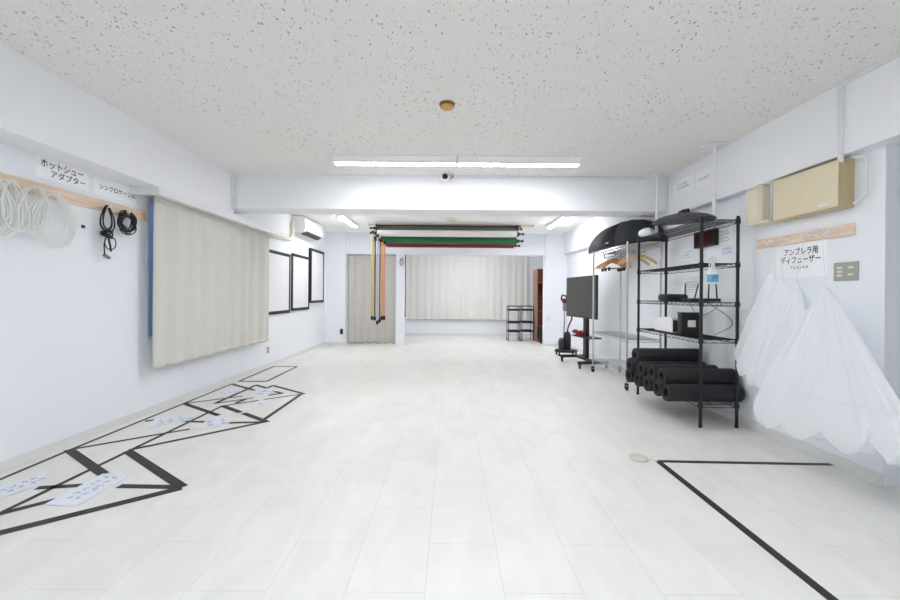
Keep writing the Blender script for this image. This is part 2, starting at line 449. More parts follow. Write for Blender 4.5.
# ------------------------------------------------------------------ writing
def text_obj(txt, size, M4, mat, parent, name='lettering', width=None, th=.0008):
    cu = bpy.data.curves.new('txt', 'FONT'); cu.body = txt; cu.size = size; cu.align_x = 'CENTER'; cu.align_y = 'CENTER'
    cu.resolution_u = 3; cu.space_line = 1.0; cu.offset = size*.012
    ob = bpy.data.objects.new('txt', cu); COL.objects.link(ob)
    dg = bpy.context.evaluated_depsgraph_get()
    me = bpy.data.meshes.new_from_object(ob.evaluated_get(dg))
    bpy.data.objects.remove(ob)
    if width and len(me.vertices):
        xs = [v.co.x for v in me.vertices]; w = max(xs)-min(xs); k = width/w; c = (max(xs)+min(xs))/2
        for v in me.vertices: v.co.x = (v.co.x-c)*k
    o3 = Vector(parent['_o'])
    for v in me.vertices: v.co = (M4 @ v.co) - o3
    me.materials.clear(); me.materials.append(mat); me.name = name
    o = bpy.data.objects.new(name, me); COL.objects.link(o); o.parent = parent; o['_o'] = tuple(o3); ALL.append(o)
    return o
def frame4(c, ex, ey):
    ex = Vector(ex).normalized(); ey = Vector(ey).normalized(); ez = ex.cross(ey)
    m = Matrix((ex, ey, ez)).transposed().to_4x4(); m.translation = Vector(c) + ez*.0012
    return m
def scribble(c, ex, ey, w, h, rows, mat, parent, seed=0, name='lettering', fill=.8):
    """rows of small illegible pen strokes, too small to read in the photo"""
    rnd = random.Random(seed); m = frame4(c, ex, ey); mb = MB()
    rh = h/rows
    o = None
    for r in range(rows):
        mb = MB(); y = h/2 - rh*(r+.5); x = -w/2 + rnd.uniform(0, .1)*w; end = w/2*rnd.uniform(fill*.7, 1)
        cw = rh*.75
        while x < end:
            for k in range(3):
                a = rnd.choice((0, .2, pi/2, pi/2-.2, .8, -.7)); L = cw*rnd.uniform(.3, .75); th = rh*.07
                cx, cy = x+cw*rnd.uniform(.2, .7), y+rh*rnd.uniform(-.25, .25)
                dx, dy = cos(a)*L/2, sin(a)*L/2; nx, ny = -sin(a)*th, cos(a)*th
                mb.add([m @ Vector((cx-dx-nx, cy-dy-ny, 0)), m @ Vector((cx+dx-nx, cy+dy-ny, 0)), m @ Vector((cx+dx+nx, cy+dy+ny, 0)), m @ Vector((cx-dx+nx, cy-dy+ny, 0))], [(0,1,2,3)])
            x += cw*1.15
        o = mb.build(name, mat, parent, smooth=False, keep=True)
    return o
def sheet(name, label, cat, c, ex, ey, w, h, mat, group=None, th=.001):
    ex = Vector(ex).normalized(); ey = Vector(ey).normalized(); n = ex.cross(ey); c = Vector(c)
    mb = MB(); mb.prism([c-ex*w/2-ey*h/2, c+ex*w/2-ey*h/2, c+ex*w/2+ey*h/2, c-ex*w/2+ey*h/2], n*th)
    o = mb.build(name, mat, None, origin=c, smooth=False)
    return tag(o, label, cat, group)
LX, LY = (0, 1, 0), (0, 0, 1)           # reading direction on the left wall
RX, RY = (0, -1, 0), (0, 0, 1)          # reading direction on the right wall

# left wall labels
s1c = on_x(64, 174, XL)
p = sheet('paper_sign', 'larger paper sign with two handwritten lines above the white cables', 'sign', s1c+Vector((.001, 0, .0)), LX, LY, .40, .15, M['paper'])
text_obj('ホットシュー', .062, frame4(s1c+Vector((.0022, -.01, .03)), LX, LY), M['ink'], p, width=.32)
text_obj('アダプター', .055, frame4(s1c+Vector((.0022, .035, -.032)), LX, LY), M['ink'], p, width=.27)
s2c = on_x(116, 191.5, XL)
p = sheet('paper_sign', 'narrow paper sign with one handwritten line above the black cables', 'sign', s2c+Vector((.001, 0, .0)), LX, LY, .44, .14, M['paper'])
text_obj('シンクロケーブル', .05, frame4(s2c+Vector((.0022, .02, 0)), LX, LY), M['ink'], p, width=.37)

# ------------------------------------------------------------------ left curtain
def curtain(name, label, p0, p1, zt, zb, folds, amp, mat, nrm, seed=0, head=.05, wav=0, th=.004):
    rnd = random.Random(seed); p0 = Vector(p0); p1 = Vector(p1); nrm = Vector(nrm)
    ph = [rnd.uniform(-.5, .5) for _ in range(folds+2)]; am = [rnd.uniform(.6, 1.25) for _ in range(folds+2)]
    nu, nv = folds*14+1, 30
    root = thing(name, label, 'curtain', ((p0.x+p1.x)/2, (p0.y+p1.y)/2, zb))
    def fn(i, j):
        s = i/(nu-1); t = j/(nv-1); k = s*folds; q = int(k)
        a = am[q]*(1-(k-q)) + am[q+1]*(k-q); f = ph[q]*(1-(k-q)) + ph[q+1]*(k-q)
        spread = .45+.55*t**.6
        d = amp*a*spread*(sin(2*pi*k+f*1.5) + .25*sin(4*pi*k+f*3+t*1.2))
        s2 = s + .012*sin(2*pi*k*1.0+f)*spread/folds*4
        z = zt+(zb-zt)*t + (wav*sin(2*pi*k+f) if j == nv-1 else 0)
        return p0.lerp(p1, s2).to_3d() + nrm*d + Vector((0, 0, z))
    m = MB(); m.grid(fn, nu, nv); m.build('curtain_cloth', mat, root, solid=th)
    # heading tape and hem as bands
    h = MB(); h.grid(lambda i, j: Vector(fn(i, 0)) + Vector((0, 0, -.0 - head*j)) + nrm*.005, nu, 2)
    h.build('heading', mat, root, solid=.003)
    h = MB(); h.grid(lambda i, j: Vector(fn(i, nv-1)) + Vector((0, 0, .0005+.06*j)) + nrm*.0015, nu, 2)
    h.build('hem', mat, root, solid=.003)
    return root
curtain('window_curtain', 'cream pleated curtain drawn over the window on the left wall', (-2.74, 3.69, 0), (-2.74, 6.04, 0), 2.04, .44, 9, .027, M['curtain'], (1, 0, 0), 3)
b = MB(); b.box(-2.755, -2.725, 3.62, 6.2, 2.041, 2.0495)
tag(b.build('curtain_rail', M['white'], None, origin=(-2.74, 4.9, 2.04), smooth=False), 'white rail under the pelmet carrying the left window curtain', 'rail')
curtain('window_curtain', 'wide ivory curtain drawn over the window of the far alcove', (-1.34, 11.33, 0), (2.15, 11.33, 0), 2.36, .445, 17, .014, M['curtain2'], (0, -1, 0), 11)
b = MB(); b.box(-1.5, 2.3, 11.32, 11.345, 2.365, 2.395); b.box(-1.0, -.97, 11.33, 11.4, 2.37, 2.39); b.box(1.6, 1.63, 11.33, 11.4, 2.37, 2.39)
tag(b.build('curtain_rail', M['white'], None, origin=(.4, 11.33, 2.36), smooth=False), 'white rail at the alcove ceiling carrying the wide ivory curtain', 'rail')
curtain('doorway_curtain', 'greyish beige floor-length curtain hanging in the narrow back doorway', (PL+.02, YB+.2, 0), (p0-.01, YB+.2, 0), zh-.01, .015, 6, .018, M['curtain3'], (0, -1, 0), 5, wav=.012)

# ------------------------------------------------------------------ framed boards on the left wall
def board(label, u0, u1, v0a, v1a, x, depth, extra=0):
    a = on_x(u0, v0a, x); c = on_x(u1, v1a, x)
    y0, y1 = a.y - extra, on_x(u1, 280, x).y
    zt, zb = a.z, on_x(u0, v1a, x).z
    t = thing('framed_board', label, 'board', (x-depth, (y0+y1)/2, zb), 'black edged boards on the left wall')
    b = MB(); b.box(x-depth, x-.006, y0+.01, y1-.01, zb+.01, zt-.01); b.build('panel', M['board'], t, smooth=False)
    f = MB(); w = .05
    f.box(x-depth, x, y0, y0+w, zb, zt); f.box(x-depth, x, y1-w, y1, zb, zt)
    f.box(x-depth, x, y0+w, y1-w, zb, zb+w); f.box(x-depth, x, y0+w, y1-w, zt-w, zt)
    f.build('frame', M['tape'], t, smooth=False)
board('black edged white board half hidden behind the left curtain', 268.5, 290.5, 249, 315, XL+.02, .02, .25)
board('black edged white board in the middle of three', 292.3, 309.5, 253, 311, XL+.02, .02)
board('smallest black edged white board nearest the back corner', 311.2, 324, 248, 303, XL+.05, .05)

# ------------------------------------------------------------------ air conditioner
t = thing('air_conditioner', 'white wall air conditioner near the ceiling above the boards', 'air conditioner', (XL, 7.75, 2.24))
b = MB()
prof = [(XL, 2.27), (XL, 2.555), (XL+.19, 2.555), (XL+.225, 2.53), (XL+.235, 2.34), (XL+.2, 2.275), (XL+.12, 2.25)]
b.prism([(x, 7.2, z) for x, z in prof], (0, 1.0, 0)); b.build('casing', M['whitep'], t, bevel=.008)
b = MB(); b.prism([(XL+.125, 7.27, 2.249), (XL+.20, 7.27, 2.272), (XL+.206, 7.27, 2.268), (XL+.13, 7.27, 2.243)], (0, .86, 0)); b.build('air_outlet', M['dark'], t, smooth=False)
b = MB(); b.prism([(XL+.135, 7.29, 2.238), (XL+.228, 7.29, 2.292), (XL+.234, 7.29, 2.288), (XL+.14, 7.29, 2.232)], (0, .82, 0)); b.build('louver', M['dark'], t, smooth=False)
b = MB(); b.tube([(XL+.04, 7.18, 2.5), (XL+.04, 7.12, 2.42), (XL+.04, 7.12, 2.24), (XL+.04, 7.0, 2.1), (XL+.04, 6.3, 2.065)], .028, 10)
tag(b.build('pipe_cover', M['ivory'], None, origin=(XL+.04, 7.0, 2.065)), 'ivory pipe running from the air conditioner to the pelmet end', 'pipe')

# conduits on the left beam
b = MB(); x = -2.588
q = [on_x(237, 176, x), on_x(237, 205, x), on_x(252, 212.6, x)]
b.tube([Vector((x, 4.73, ZC-.03)), Vector((x, 4.73, 2.36)), Vector((x, 4.73, 2.2)), Vector((x, 4.74, 2.15))], .012, 8)
tag(b.build('cable_duct', M['duct'], None, origin=(x, 4.73, 2.15)), 'thin white cable duct in the corner of left beam and crossing beam', 'cable duct')

# ------------------------------------------------------------------ outlets and switches
def outlet(label, c, ex, w, h, mat, pmat, cat, slots, name='wall_outlet'):
    c = Vector(c); ex = Vector(ex); ey = Vector((0, 0, 1)); n = ex.cross(ey)
    t = thing(name, label, cat, c)
    m = MB(); m.prism([c-ex*w/2-ey*h/2, c+ex*w/2-ey*h/2, c+ex*w/2+ey*h/2, c-ex*w/2+ey*h/2], n*.008); m.build('cover_plate', mat, t, smooth=False, bevel=.002)
    for (sx, sy, sw, sh) in slots:
        q = c+ex*sx+ey*sy+n*.008
        m = MB(); m.prism([q-ex*sw/2-ey*sh/2, q+ex*sw/2-ey*sh/2, q+ex*sw/2+ey*sh/2, q-ex*sw/2+ey*sh/2], n*.004); m.build('rocker' if cat == 'switch' else 'socket', pmat, t, smooth=False)
    return t
outlet('small grey wall outlet low under the end of the left curtain', on_x(267.5, 350, XL), LX, .075, .12, M['duct'], M['dark'], 'outlet', [(0, .025, .035, .035), (0, -.025, .035, .035)])
outlet('small dark wall outlet beside the back doorway curtain', on_y(341.5, 331.5, YB), (1, 0, 0), .07, .12, M['dark'], M['black'], 'outlet', [(0, 0, .03, .06)])
outlet('pale wall switch on the pier right of the far alcove', on_y(548.5, 318, YB), (1, 0, 0), .07, .12, M['base'], M['white'], 'switch', [(0, 0, .03, .06)], 'light_switch')
outlet('grey double switch plate with ivory rockers right of the paper sign', on_x(846.5, 271.5, XR), RX, .165, .125, M['plate'], M['rocker'], 'switch',
       [(-.037, .026, .036, .016), (-.037, 0, .036, .016), (-.037, -.026, .036, .016), (.037, .026, .036, .016), (.037, -.02, .036, .016)], 'light_switch')

# ------------------------------------------------------------------ left peg rail and cables
def cyl_peg(mb, p, n, L=.045, r=.006):
    p = Vector(p); n = Vector(n); mb.cyl(p, p+n*L, r, r, 8); mb.cyl(p+n*L, p+n*L+Vector((0, 0, .014)), r, r, 8)
RZ = 1.857
t = thing('peg_rail', 'long pale wooden peg rail on the left wall holding cables', 'peg rail', (XL, 2.6, RZ))
b = MB(); b.box(XL, XL+.02, 1.45, 3.735, RZ-.045, RZ+.045); b.build('rail_board', M['rail'], t, smooth=False, bevel=.003)
pegs = [2.42, 2.54, 2.70, 2.83, 3.26, 3.46]
for y in pegs:
    m = MB(); cyl_peg(m, (XL+.02, y, RZ-.012), (1, 0, 0), .06); m.build('peg', M['white'], t)
def coil(name, label, y, ztop, w, h, loops, r, mat, seed, xoff=.035, jit=.03, group=None, tail=True):
    rnd = random.Random(seed); t = thing(name, label, 'cable', (XL+xoff, y, ztop), group)
    pts = []; n = 26
    for L in range(loops):
        ww = w*rnd.uniform(.72, 1.08); hh = h*rnd.uniform(.75, 1.05); dy = rnd.uniform(-jit, jit); dx = .006+.05*L/loops + rnd.uniform(0, .008)
        tilt = rnd.uniform(-.15, .15)
        for k in range(n):
            a = 2*pi*k/n
            px = sin(a)*ww/2*(1-.3*cos(a)); pz = -(1-cos(a))/2*hh
            pts.append((XL+.02+dx-.012*cos(a)*0, y+dy*(1-cos(a))/2+px+tilt*pz*.3, ztop+pz+.004*rnd.random()))
    m = MB(); m.tube(pts, r, 6); m.build('cord', mat, t)
    m = MB(); z0 = ztop-h*.35
    m.tube([(XL+.04, y+w*.3, z0), (XL+.05, y+w*.34, z0-.05), (XL+.045, y+w*.36, z0-.07)], r*2.2, 8); m.build('plug', mat if not tail else M['cable_w'], t)
    return t
WG = 'white cables on the left peg rail'
coil('cable_coil', 'tangled white cable coil hanging at the left edge of the photo', 2.42, RZ+.0, .26, .37, 7, .0042, M['cable_w'], 1, jit=.06)
coil('cable_coil', 'narrow bunch of white cable between the two wide white coils', 2.54, RZ-.005, .16, .35, 6, .004, M['cable_w'], 2, jit=.05)
coil('cable_coil', 'white cable coil hanging under the left end of the two-line paper sign', 2.69, RZ-.0, .20, .32, 7, .004, M['cable_w'], 3, jit=.05)
coil('cable_coil', 'widest loose loop of white cable nearest the black cables', 2.825, RZ-.02, .30, .36, 8, .004, M['cable_w'], 4, jit=.03)
# black bundle with a knot
t = thing('cable_bundle', 'folded black cable tied in a knot with its plug hanging down', 'cable', (XL+.04, 3.26, RZ-.3))
m = MB()
for k, (dy, w, h) in enumerate(((0, .1, .2), (.004, .125, .21), (-.004, .075, .19))):
    m.tube([(XL+.05+.006*k, 3.26+dy+w/2*sin(a)*(1-.5*cos(a)) , RZ+.0-(1-cos(a))/2*h) for a in [2*pi*i/28 for i in range(28)]], .0055, 6, True)
for k in range(5):
    zc = RZ-.215-.008*k
    m.tube([(XL+.055+.022*cos(a), 3.26+.05*sin(a), zc+.018*sin(a+k*1.1)) for a in [2*pi*i/18 for i in range(18)]], .006, 6, True)
m.tube([(XL+.05, 3.30+.055*sin(a)*1.0, RZ-.30+.055*cos(a)) for a in [2*pi*i/20 for i in range(20)]], .004, 6, True)
m.tube([(XL+.05, 3.265, RZ-.23), (XL+.05, 3.24, RZ-.32), (XL+.05, 3.245, RZ-.40)], .0045, 6)
m.tube([(XL+.05, 3.27, RZ-.23), (XL+.05, 3.30, RZ-.33), (XL+.05, 3.305, RZ-.37)], .0075, 6)
m.build('cord', M['cable_b'], t)
m = MB(); m.cyl((XL+.05, 3.24, RZ-.405), (XL+.055, 3.285, RZ-.425), .014, .013, 10); m.build('plug', M['steel'], t)
# black coil
t = thing('cable_coil', 'small round coil of black cable beside the window curtain', 'cable', (XL+.05, 3.46, RZ-.1))
m = MB(); rnd = random.Random(5)
for k in range(9):
    r = .076+rnd.uniform(-.02, .018); cy, cz = 3.455+rnd.uniform(-.012, .02), RZ-.105+rnd.uniform(-.016, .016); ph = rnd.uniform(0, 6)
    m.tube([(XL+.05+.012*sin(a*2+ph)+.002*k, cy+r*cos(a), cz+r*1.0*sin(a)) for a in [2*pi*i/30 for i in range(30)]], .005, 6, True)
m.build('cord', M['cable_b'], t)
m = MB()
m.tube([(XL+.07+.008*cos(a), 3.455, RZ-.02+.026*sin(a)) for a in [2*pi*i/14 for i in range(14)]], .004, 6, True); m.build('cable_tie', M['cable_w'], t)
b = MB(); q = on_x(82.5, 226.5, XL)
b.box(XL, XL+.012, q.y-.012, q.y+.012, q.z-.012, q.z+.012)
tag(b.build('wall_clip', M['dark'], None, origin=q, smooth=False, bevel=.002), 'tiny dark clip on the left wall beside the white cable loop', 'clip')

# ------------------------------------------------------------------ floor tape
TW = .048
def strip(a, c, w=TW, z=.0006, th=.0006, parent=None, ext=.5):
    a = on_floor(*a); c = on_floor(*c); d = (c-a); L = d.length; d.normalize(); n = Vector((-d.y, d.x, 0))*w/2
    a = a-d*w*.3*ext; c = c+d*w*.3*ext
    m = MB(); m.prism([a-n+Vector((0, 0, z)), c-n+Vector((0, 0, z)), c+n+Vector((0, 0, z)), a+n+Vector((0, 0, z))], (0, 0, th))
    return m.build('tape_strip', M['tape'], parent, smooth=False)
def tape_thing(label, segs, group='taped floor outlines'):
    c = on_floor(*segs[0][0]); c.z = 0
    t = thing('floor_marking', label, 'floor tape', c, group)
    for i, s in enumerate(segs): strip(s[0], s[1], s[2] if len(s) > 2 else TW, .0006+.0003*(i % 5), .0005, t)
    return t
tape_thing('black tape outline nearest the camera on the left, ending in a sharp corner', [((-60, 505), (70, 450), .03), ((-40, 533), (0, 513.5), .032), ((0, 513.5), (128, 451.5), .032), ((0, 514), (57, 499.5), .045), ((128, 451.5), (182, 487), .06), ((120, 486.2), (178, 487.2), .05), ((180, 488.5), (-30, 540.5), .06),
           ((38, 488), (83, 485.5), .045), ((69, 450), (103, 474), .06)])
tape_thing('black tape outline in the middle of the left wall, crossing strips', [((70, 450), (184, 403.5), .03), ((72, 449.3), (189, 429.3), .035), ((128, 451.5), (222.5, 406), .032), ((130, 450), (265, 422), .04), ((146, 421.3), (155, 420), .045), ((180, 421.2), (204, 422), .045),
           ((184, 403.5), (218, 415.3), .05), ((223, 406), (240, 412.3), .055), ((244, 413.5), (267, 422), .055), ((230, 423), (264, 422.2), .045)])
tape_thing('black tape outline farthest of the crossing ones, jagged and pointed', [((184, 403.5), (231.7, 384), .03), ((185, 403.5), (242, 396.3), .035), ((231.7, 384), (254, 390.3), .045), ((248, 389), (215, 403.6), .04), ((215, 403.6), (253, 398), .03), ((236, 403), (246, 399), .045),
           ((248, 389), (256, 385), .04), ((256, 385), (266.7, 388.3), .045), ((266.7, 388.3), (272.8, 385.6), .04), ((272.8, 385.6), (304, 394), .045), ((264.4, 396), (282, 393.3), .045), ((275, 391.7), (282, 393.3), .045), ((223, 406), (258, 400.6), .03), ((264, 399.6), (300.5, 394.4), .03), ((301, 394.4), (263.5, 420), .04)])
tape_thing('small black tape rectangle by itself near the far end of the left wall', [((239, 381.3), (274, 366.4), .035), ((274, 366.4), (297, 366.7), .05), ((297, 366.7), (266.7, 381.5), .035), ((266.7, 381.5), (239, 381.3), .05)])
tape_thing('black tape L mark on the floor at lower right', [((659, 461.3), (834, 464.6), .04), ((659, 462), (838, 604), .045)])
b = MB(); c = on_floor(638.5, 458.5)
b.lathe([(.001, .0), (.058, 0), (.062, .006), (.056, .014), (.044, .015), (.040, .010), (.001, .009)], (c.x, c.y, .0002), 28, sx=1.0, sy=1.2)
b2 = on_floor(656, 460.5); b.prism([(c.x+.045, c.y-.006, .0005), (b2.x, b2.y-.004, .0005), (b2.x, b2.y+.004, .0005), (c.x+.045, c.y+.006, .0005)], (0, 0, .001))
tag(b.build('floor_disc', M['disc'], None, origin=c), 'flat oval ivory disc on the floor by the tape corner', 'disc')
def floor_sheet(label, quad, rows, seed):
    P = [on_floor(*q) for q in quad]; c = sum(P, Vector())/4
    m = MB(); m.prism([p+Vector((0, 0, .0031)) for p in P], (0, 0, .0004))
    o = tag(m.build('floor_sign', M['floorpaper'], None, origin=c, smooth=False), label, 'sign', 'paper signs taped to the floor')
    ex = (P[1]-P[0]).normalized(); ey = Vector((-ex.y, ex.x, 0)); w = (P[1]-P[0]).length; h = abs((P[3]-P[0]).dot(ey))
    scribble(c+Vector((0, 0, .0032)), ex, ey, w*.8, h*.6, rows, M['ink3'], o, seed, fill=1)
    return o
def quad_at(c0, c1, wpx):
    return None
floor_sheet('paper sign on the floor cut off by the left edge of the photo', [(-8, 502), (40, 484.5), (48, 472.5), (-8, 489)], 2, 1)
floor_sheet('largest paper sign on the floor inside the nearest tape corner', [(76, 507), (128, 477), (103, 474), (44, 505)], 2, 2)
floor_sheet('paper sign on the floor against the left wall, middle tape outline', [(146, 427.5), (186, 421.5), (196, 415.5), (156, 418)], 2, 3)
floor_sheet('paper sign on the floor in the middle tape outline, away from the wall', [(196, 430), (222, 426), (234, 418), (210, 417.5)], 2, 4)
floor_sheet('small paper sign on the floor near the jagged tape edge', [(252, 397), (268, 396.5), (274, 389.5), (259, 388.5)], 2, 5)
floor_sheet('narrow paper sign on the floor by the wall in the farthest crossing outline', [(212, 397.5), (232, 394.5), (241, 388.5), (222, 391)], 2, 6)
floor_sheet('tiny paper sign on the floor near the farthest pointed tape corner', [(252, 407), (266, 405), (272, 401), (256, 402)], 1, 7)

# ------------------------------------------------------------------ backdrop rolls
t = thing('ceiling_plank', 'pale wooden plank on the ceiling above the backdrop rolls', 'plank', (0, 8.05, ZC))
b = MB(); b.box(-1.68, 1.66, 8.0, 8.13, ZC-.022, ZC); b.build('board', M['plank'], t, smooth=False)
b = MB(); b.box(-1.5, 1.4, 8.02, 8.1, ZC-.045, ZC-.0225); b.build('mounting_rail', M['dark'], t, smooth=False)
# end brackets
BX0, BX1 = on_y(376.5, 235, 7.8).x-.05, on_y(518, 235, 7.8).x+.05
def roll(label, u0, u1, v, y, r, mat, chainmat):
    a = on_y(u0, v, y); c = on_y(u1, v, y); z = (a.z+c.z)/2
    t = thing('backdrop_roll', label, 'backdrop roll', (0, y, z), 'backdrop paper rolls')
    m = MB(); m.lathe([(r, a.x), (r, c.x)], (0, y, z), 28, 'x'); m.build('paper', mat, t)
    m = MB(); m.lathe([(r*.5, a.x-.04), (r*.5, c.x+.04)], (0, y, z), 16, 'x'); m.build('core', M['dark'], t)
    for s, x in ((-1, a.x), (1, c.x)):
        m = MB(); m.lathe([(.012, 0), (.03, .01), (.03, .035), (.012, .045)], (x+s*.05-.02, y, z), 12, 'x'); m.lathe([(.016, 0), (.016, .09)] , (x+s*.05-(.0 if s > 0 else .09), y, z), 8, 'x')
        m.lathe([(.025, 0), (.025, .03)], (x+s*.13-.015, y, z), 10, 'x')
        m.build('end_knob', M['black'], t)
    return t, a.x, c.x, z
rolls = [roll('thin dark grey backdrop roll highest under the ceiling plank', 377, 515, 228.6, 8.06, .045, M['paper_grey'], None),
         roll('white backdrop roll just above the green one', 377.5, 516.5, 233.6, 7.80, .062, M['paper_white'], None),
         roll('green backdrop roll between the white and red ones', 381, 516, 240.6, 7.95, .072, M['paper_green'], None),
         roll('dark red backdrop roll lowest and farthest back', 387, 513, 245.3, 8.42, .05, M['paper_red'], None)]
for nm, s in (('left', -1), ('right', 1)):
    t = thing('roll_bracket', 'black hook bracket at the %s ends of the backdrop rolls' % nm, 'bracket', (s*1.4, 8.0, ZC), 'backdrop roll brackets')
    xs = [(r[1] if s < 0 else r[2]) + s*.025 for r in rolls]
    m = MB(); x = (xs[1])
    m.box(x-.008, x+.008, 7.78, 8.44, ZC-.07, ZC-.0455); m.box(x-.008, x+.008, 7.78, 7.82, rolls[1][3]-.03, ZC-.05); m.box(x-.008, x+.008, 7.97, 8.0, rolls[2][3]-.03, ZC-.05); m.box(x-.008, x+.008, 8.40, 8.44, rolls[3][3]-.03, ZC-.05)
    m.box(x-.02, x+.02, 7.98, 8.12, ZC-.05, ZC-.023)
    m.build('bracket_arm', M['blackm'], t, smooth=False)
    for (yy, zz) in ((7.80, rolls[1][3]-.05), (7.985, rolls[2][3]-.05), (8.42, rolls[3][3]-.05)):
        m = MB(); m.box(x-.014, x+.014, yy-.03, yy+.05, zz+.0, zz+.018); m.build('hook', M['blackm'], t, smooth=False)
# pull chains
def chain(label, u, vt, vb, mat, w, y=7.7, wt=True):
    a = on_y(u, vt, y); c = on_y(u, vb, y)
    t = thing('pull_chain', label, 'chain', (a.x, y, c.z), 'coloured pull chains of the backdrop rolls')
    m = MB(); pts = []
    n = 60
    for s in (-1, 1):
        m.tube([(a.x+s*w*.32, y, a.z+(c.z-a.z)*i/n) for i in range(n+1)], [w*.36*(1+.10*(i % 2)) for i in range(n+1)], 6)
    m.tube([(a.x+w*.32*cos(q), y, a.z+.03*sin(q)) for q in [pi*i/8 for i in range(9)]], w*.3, 6)
    m.build('chain_loop', mat, t)
    m = MB(); m.lathe([(.008, 0), (.024, .01), (.026, .06), (.012, .085)], (a.x, y-.0, c.z-.07), 12); m.build('weight', M['black'], t)
    m = MB(); m.lathe([(.03, -.02), (.03, .02)], (a.x, y, a.z+.005), 12, 'x'); m.build('sprocket', M['black'], t)
chain('yellow pull chain, leftmost in the row', 372.7, 232.5, 316.5, M['c_yellow'], .032, 7.62)
chain('dark olive strand just right of the yellow chain', 375.3, 238, 317, M['c_grey'], .020, 7.70)  # dark strand drawn for the dark line beside the yellow chain
chain('pale lilac pull chain, longest of the row', 377.9, 236, 321, M['c_lilac'], .030, 7.66)
chain('charcoal strand between the lilac and orange chains', 380.2, 240, 319, M['c_dark'], .016, 7.74)  # dark strand drawn for the dark line beside the orange chain
chain('orange pull chain second from the right of the row', 382.3, 241, 316.5, M['c_orange'], .032, 7.66)
chain('coral pull chain, rightmost in the row', 384.6, 243, 316.5, M['c_coral'], .022, 7.72)

# ------------------------------------------------------------------ detectors and the camera
def detector(label, c, r, m1, m2, name='smoke_detector'):
    t = thing(name, label, 'detector', c)
    a = MB(); a.lathe([(r*.98, 0), (r, -.006), (r*.95, -.016), (r*.86, -.02)], c, 28); a.build('base', m1, t)
    a = MB(); a.lathe([(r*.84, -.019), (r*.8, -.034), (r*.5, -.044), (.001, -.046)], c, 28); a.build('cap', m2, t)
dc = on_y(447, 103.5, 2.97)
detector('amber brown round detector on the near ceiling', (dc.x, 2.97, ZC), .058, M['brown'], M['amber'])
detector('cream round detector on the ceiling beyond the crossing beam', (on_y(452, 219, 7.4).x, 7.45, ZC), .11, M['creamp'], M['creamp'])
c = on_y(445.2, 179.5, 4.77)
t = thing('security_camera', 'white security camera with round black lens on the crossing beam', 'security camera', (c.x, 4.77, c.z))
m = MB(); m.box(c.x-.078, c.x+.078, 4.755, 4.7695, c.z-.085, c.z+.065); m.build('mount_plate', M['white'], t, smooth=False, bevel=.004)
m = MB(); m.lathe([(.03, 4.755), (.05, 4.73), (.056, 4.70), (.052, 4.665), (.046, 4.655)], (c.x, 0, c.z), 24, 'y'); m.build('body', M['whitep'], t)
m = MB(); m.lathe([(.034, 4.6545), (.032, 4.646), (.001, 4.643)], (c.x, 0, c.z+.004), 20, 'y'); m.build('lens', M['black'], t)
m = MB(); m.tube([(c.x+.05, 4.74, c.z), (c.x+.09, 4.735, c.z+.02), (c.x+.1, 4.75, c.z+.055)], .008, 8); m.build('arm', M['cordgrey'], t)
b = MB(); b.box(.06, 2.30, 4.752, 4.7695, ZC-.03, ZC-.004)
tag(b.build('cable_duct', M['duct'], None, origin=(1.2, 4.76, ZC-.02), smooth=False), 'white cable duct along the top of the crossing beam', 'cable duct')
b = MB(); x = c.x+.065; b.box(x-.004, x+.004, 4.763, 4.77, 2.168, c.z-.09)
tag(b.build('cable_duct', M['whitep'], None, origin=(x, 4.76, 2.2), smooth=False), 'thin white cable strip running down the beam under the camera', 'cable duct')
b = MB(); b.cyl((2.552, 4.742, 2.095), (2.552, 4.742, ZC), .011, .011, 8)
tag(b.build('conduit', M['duct'], None, origin=(2.552, 4.742, 2.1)), 'slim white conduit in the corner of crossing beam and right beam', 'conduit')

# ------------------------------------------------------------------ black wire shelving
def wire_tier(mb, x0, x1, y0, y1, z, step=.028, r=.0022, depth=.03):
    for zz, rr in ((z, .0036), (z-depth, .003)):
        for (a, c) in (((x0, y0), (x1, y0)), ((x1, y0), (x1, y1)), ((x1, y1), (x0, y1)), ((x0, y1), (x0, y0))):
            mb.cyl((a[0], a[1], zz), (c[0], c[1], zz), rr, rr, 6)
    def zig(p, q):
        p = Vector(p); q = Vector(q); L = (q-p).length; n = max(4, int(L/.04)); n += n % 2
        mb.tube([p.lerp(q, i/n)+Vector((0, 0, 0 if i % 2 == 0 else -depth)) for i in range(n+1)], r, 5)
    zig((x0, y0, z), (x1, y0, z)); zig((x0, y1, z), (x1, y1, z)); zig((x0, y0, z), (x0, y1, z)); zig((x1, y0, z), (x1, y1, z))
    n = int((y1-y0)/step)
    for i in range(1, n):
        y = y0+(y1-y0)*i/n; mb.cyl((x0, y, z+.002), (x1, y, z+.002), r*.8, r*.8, 5)
    for k in (1, 2):
        x = x0+(x1-x0)*k/3; mb.cyl((x, y0, z-.002), (x, y1, z-.002), r*1.1, r*1.1, 5)
SX0, SX1, SY0, SY1 = 2.205, 2.525, 3.525, 4.70
tiers = [1.832, 1.447, 1.10, .774, .205]
t = thing('wire_shelving', 'tall black wire shelving unit against the right wall', 'shelving', ((SX0+SX1)/2, (SY0+SY1)/2, 0))
for (x, y) in ((SX0, SY0), (SX1, SY0), (SX0, SY1), (SX1, SY1)):
    m = MB(); m.lathe([(.014, 0), (.016, .004), (.016, .02), (.0135, .022), (.0135, 1.85), (.0145, 1.852), (.0145, 1.862), (.006, 1.868)], (x, y, 0), 14); m.build('post', M['blackm'], t)
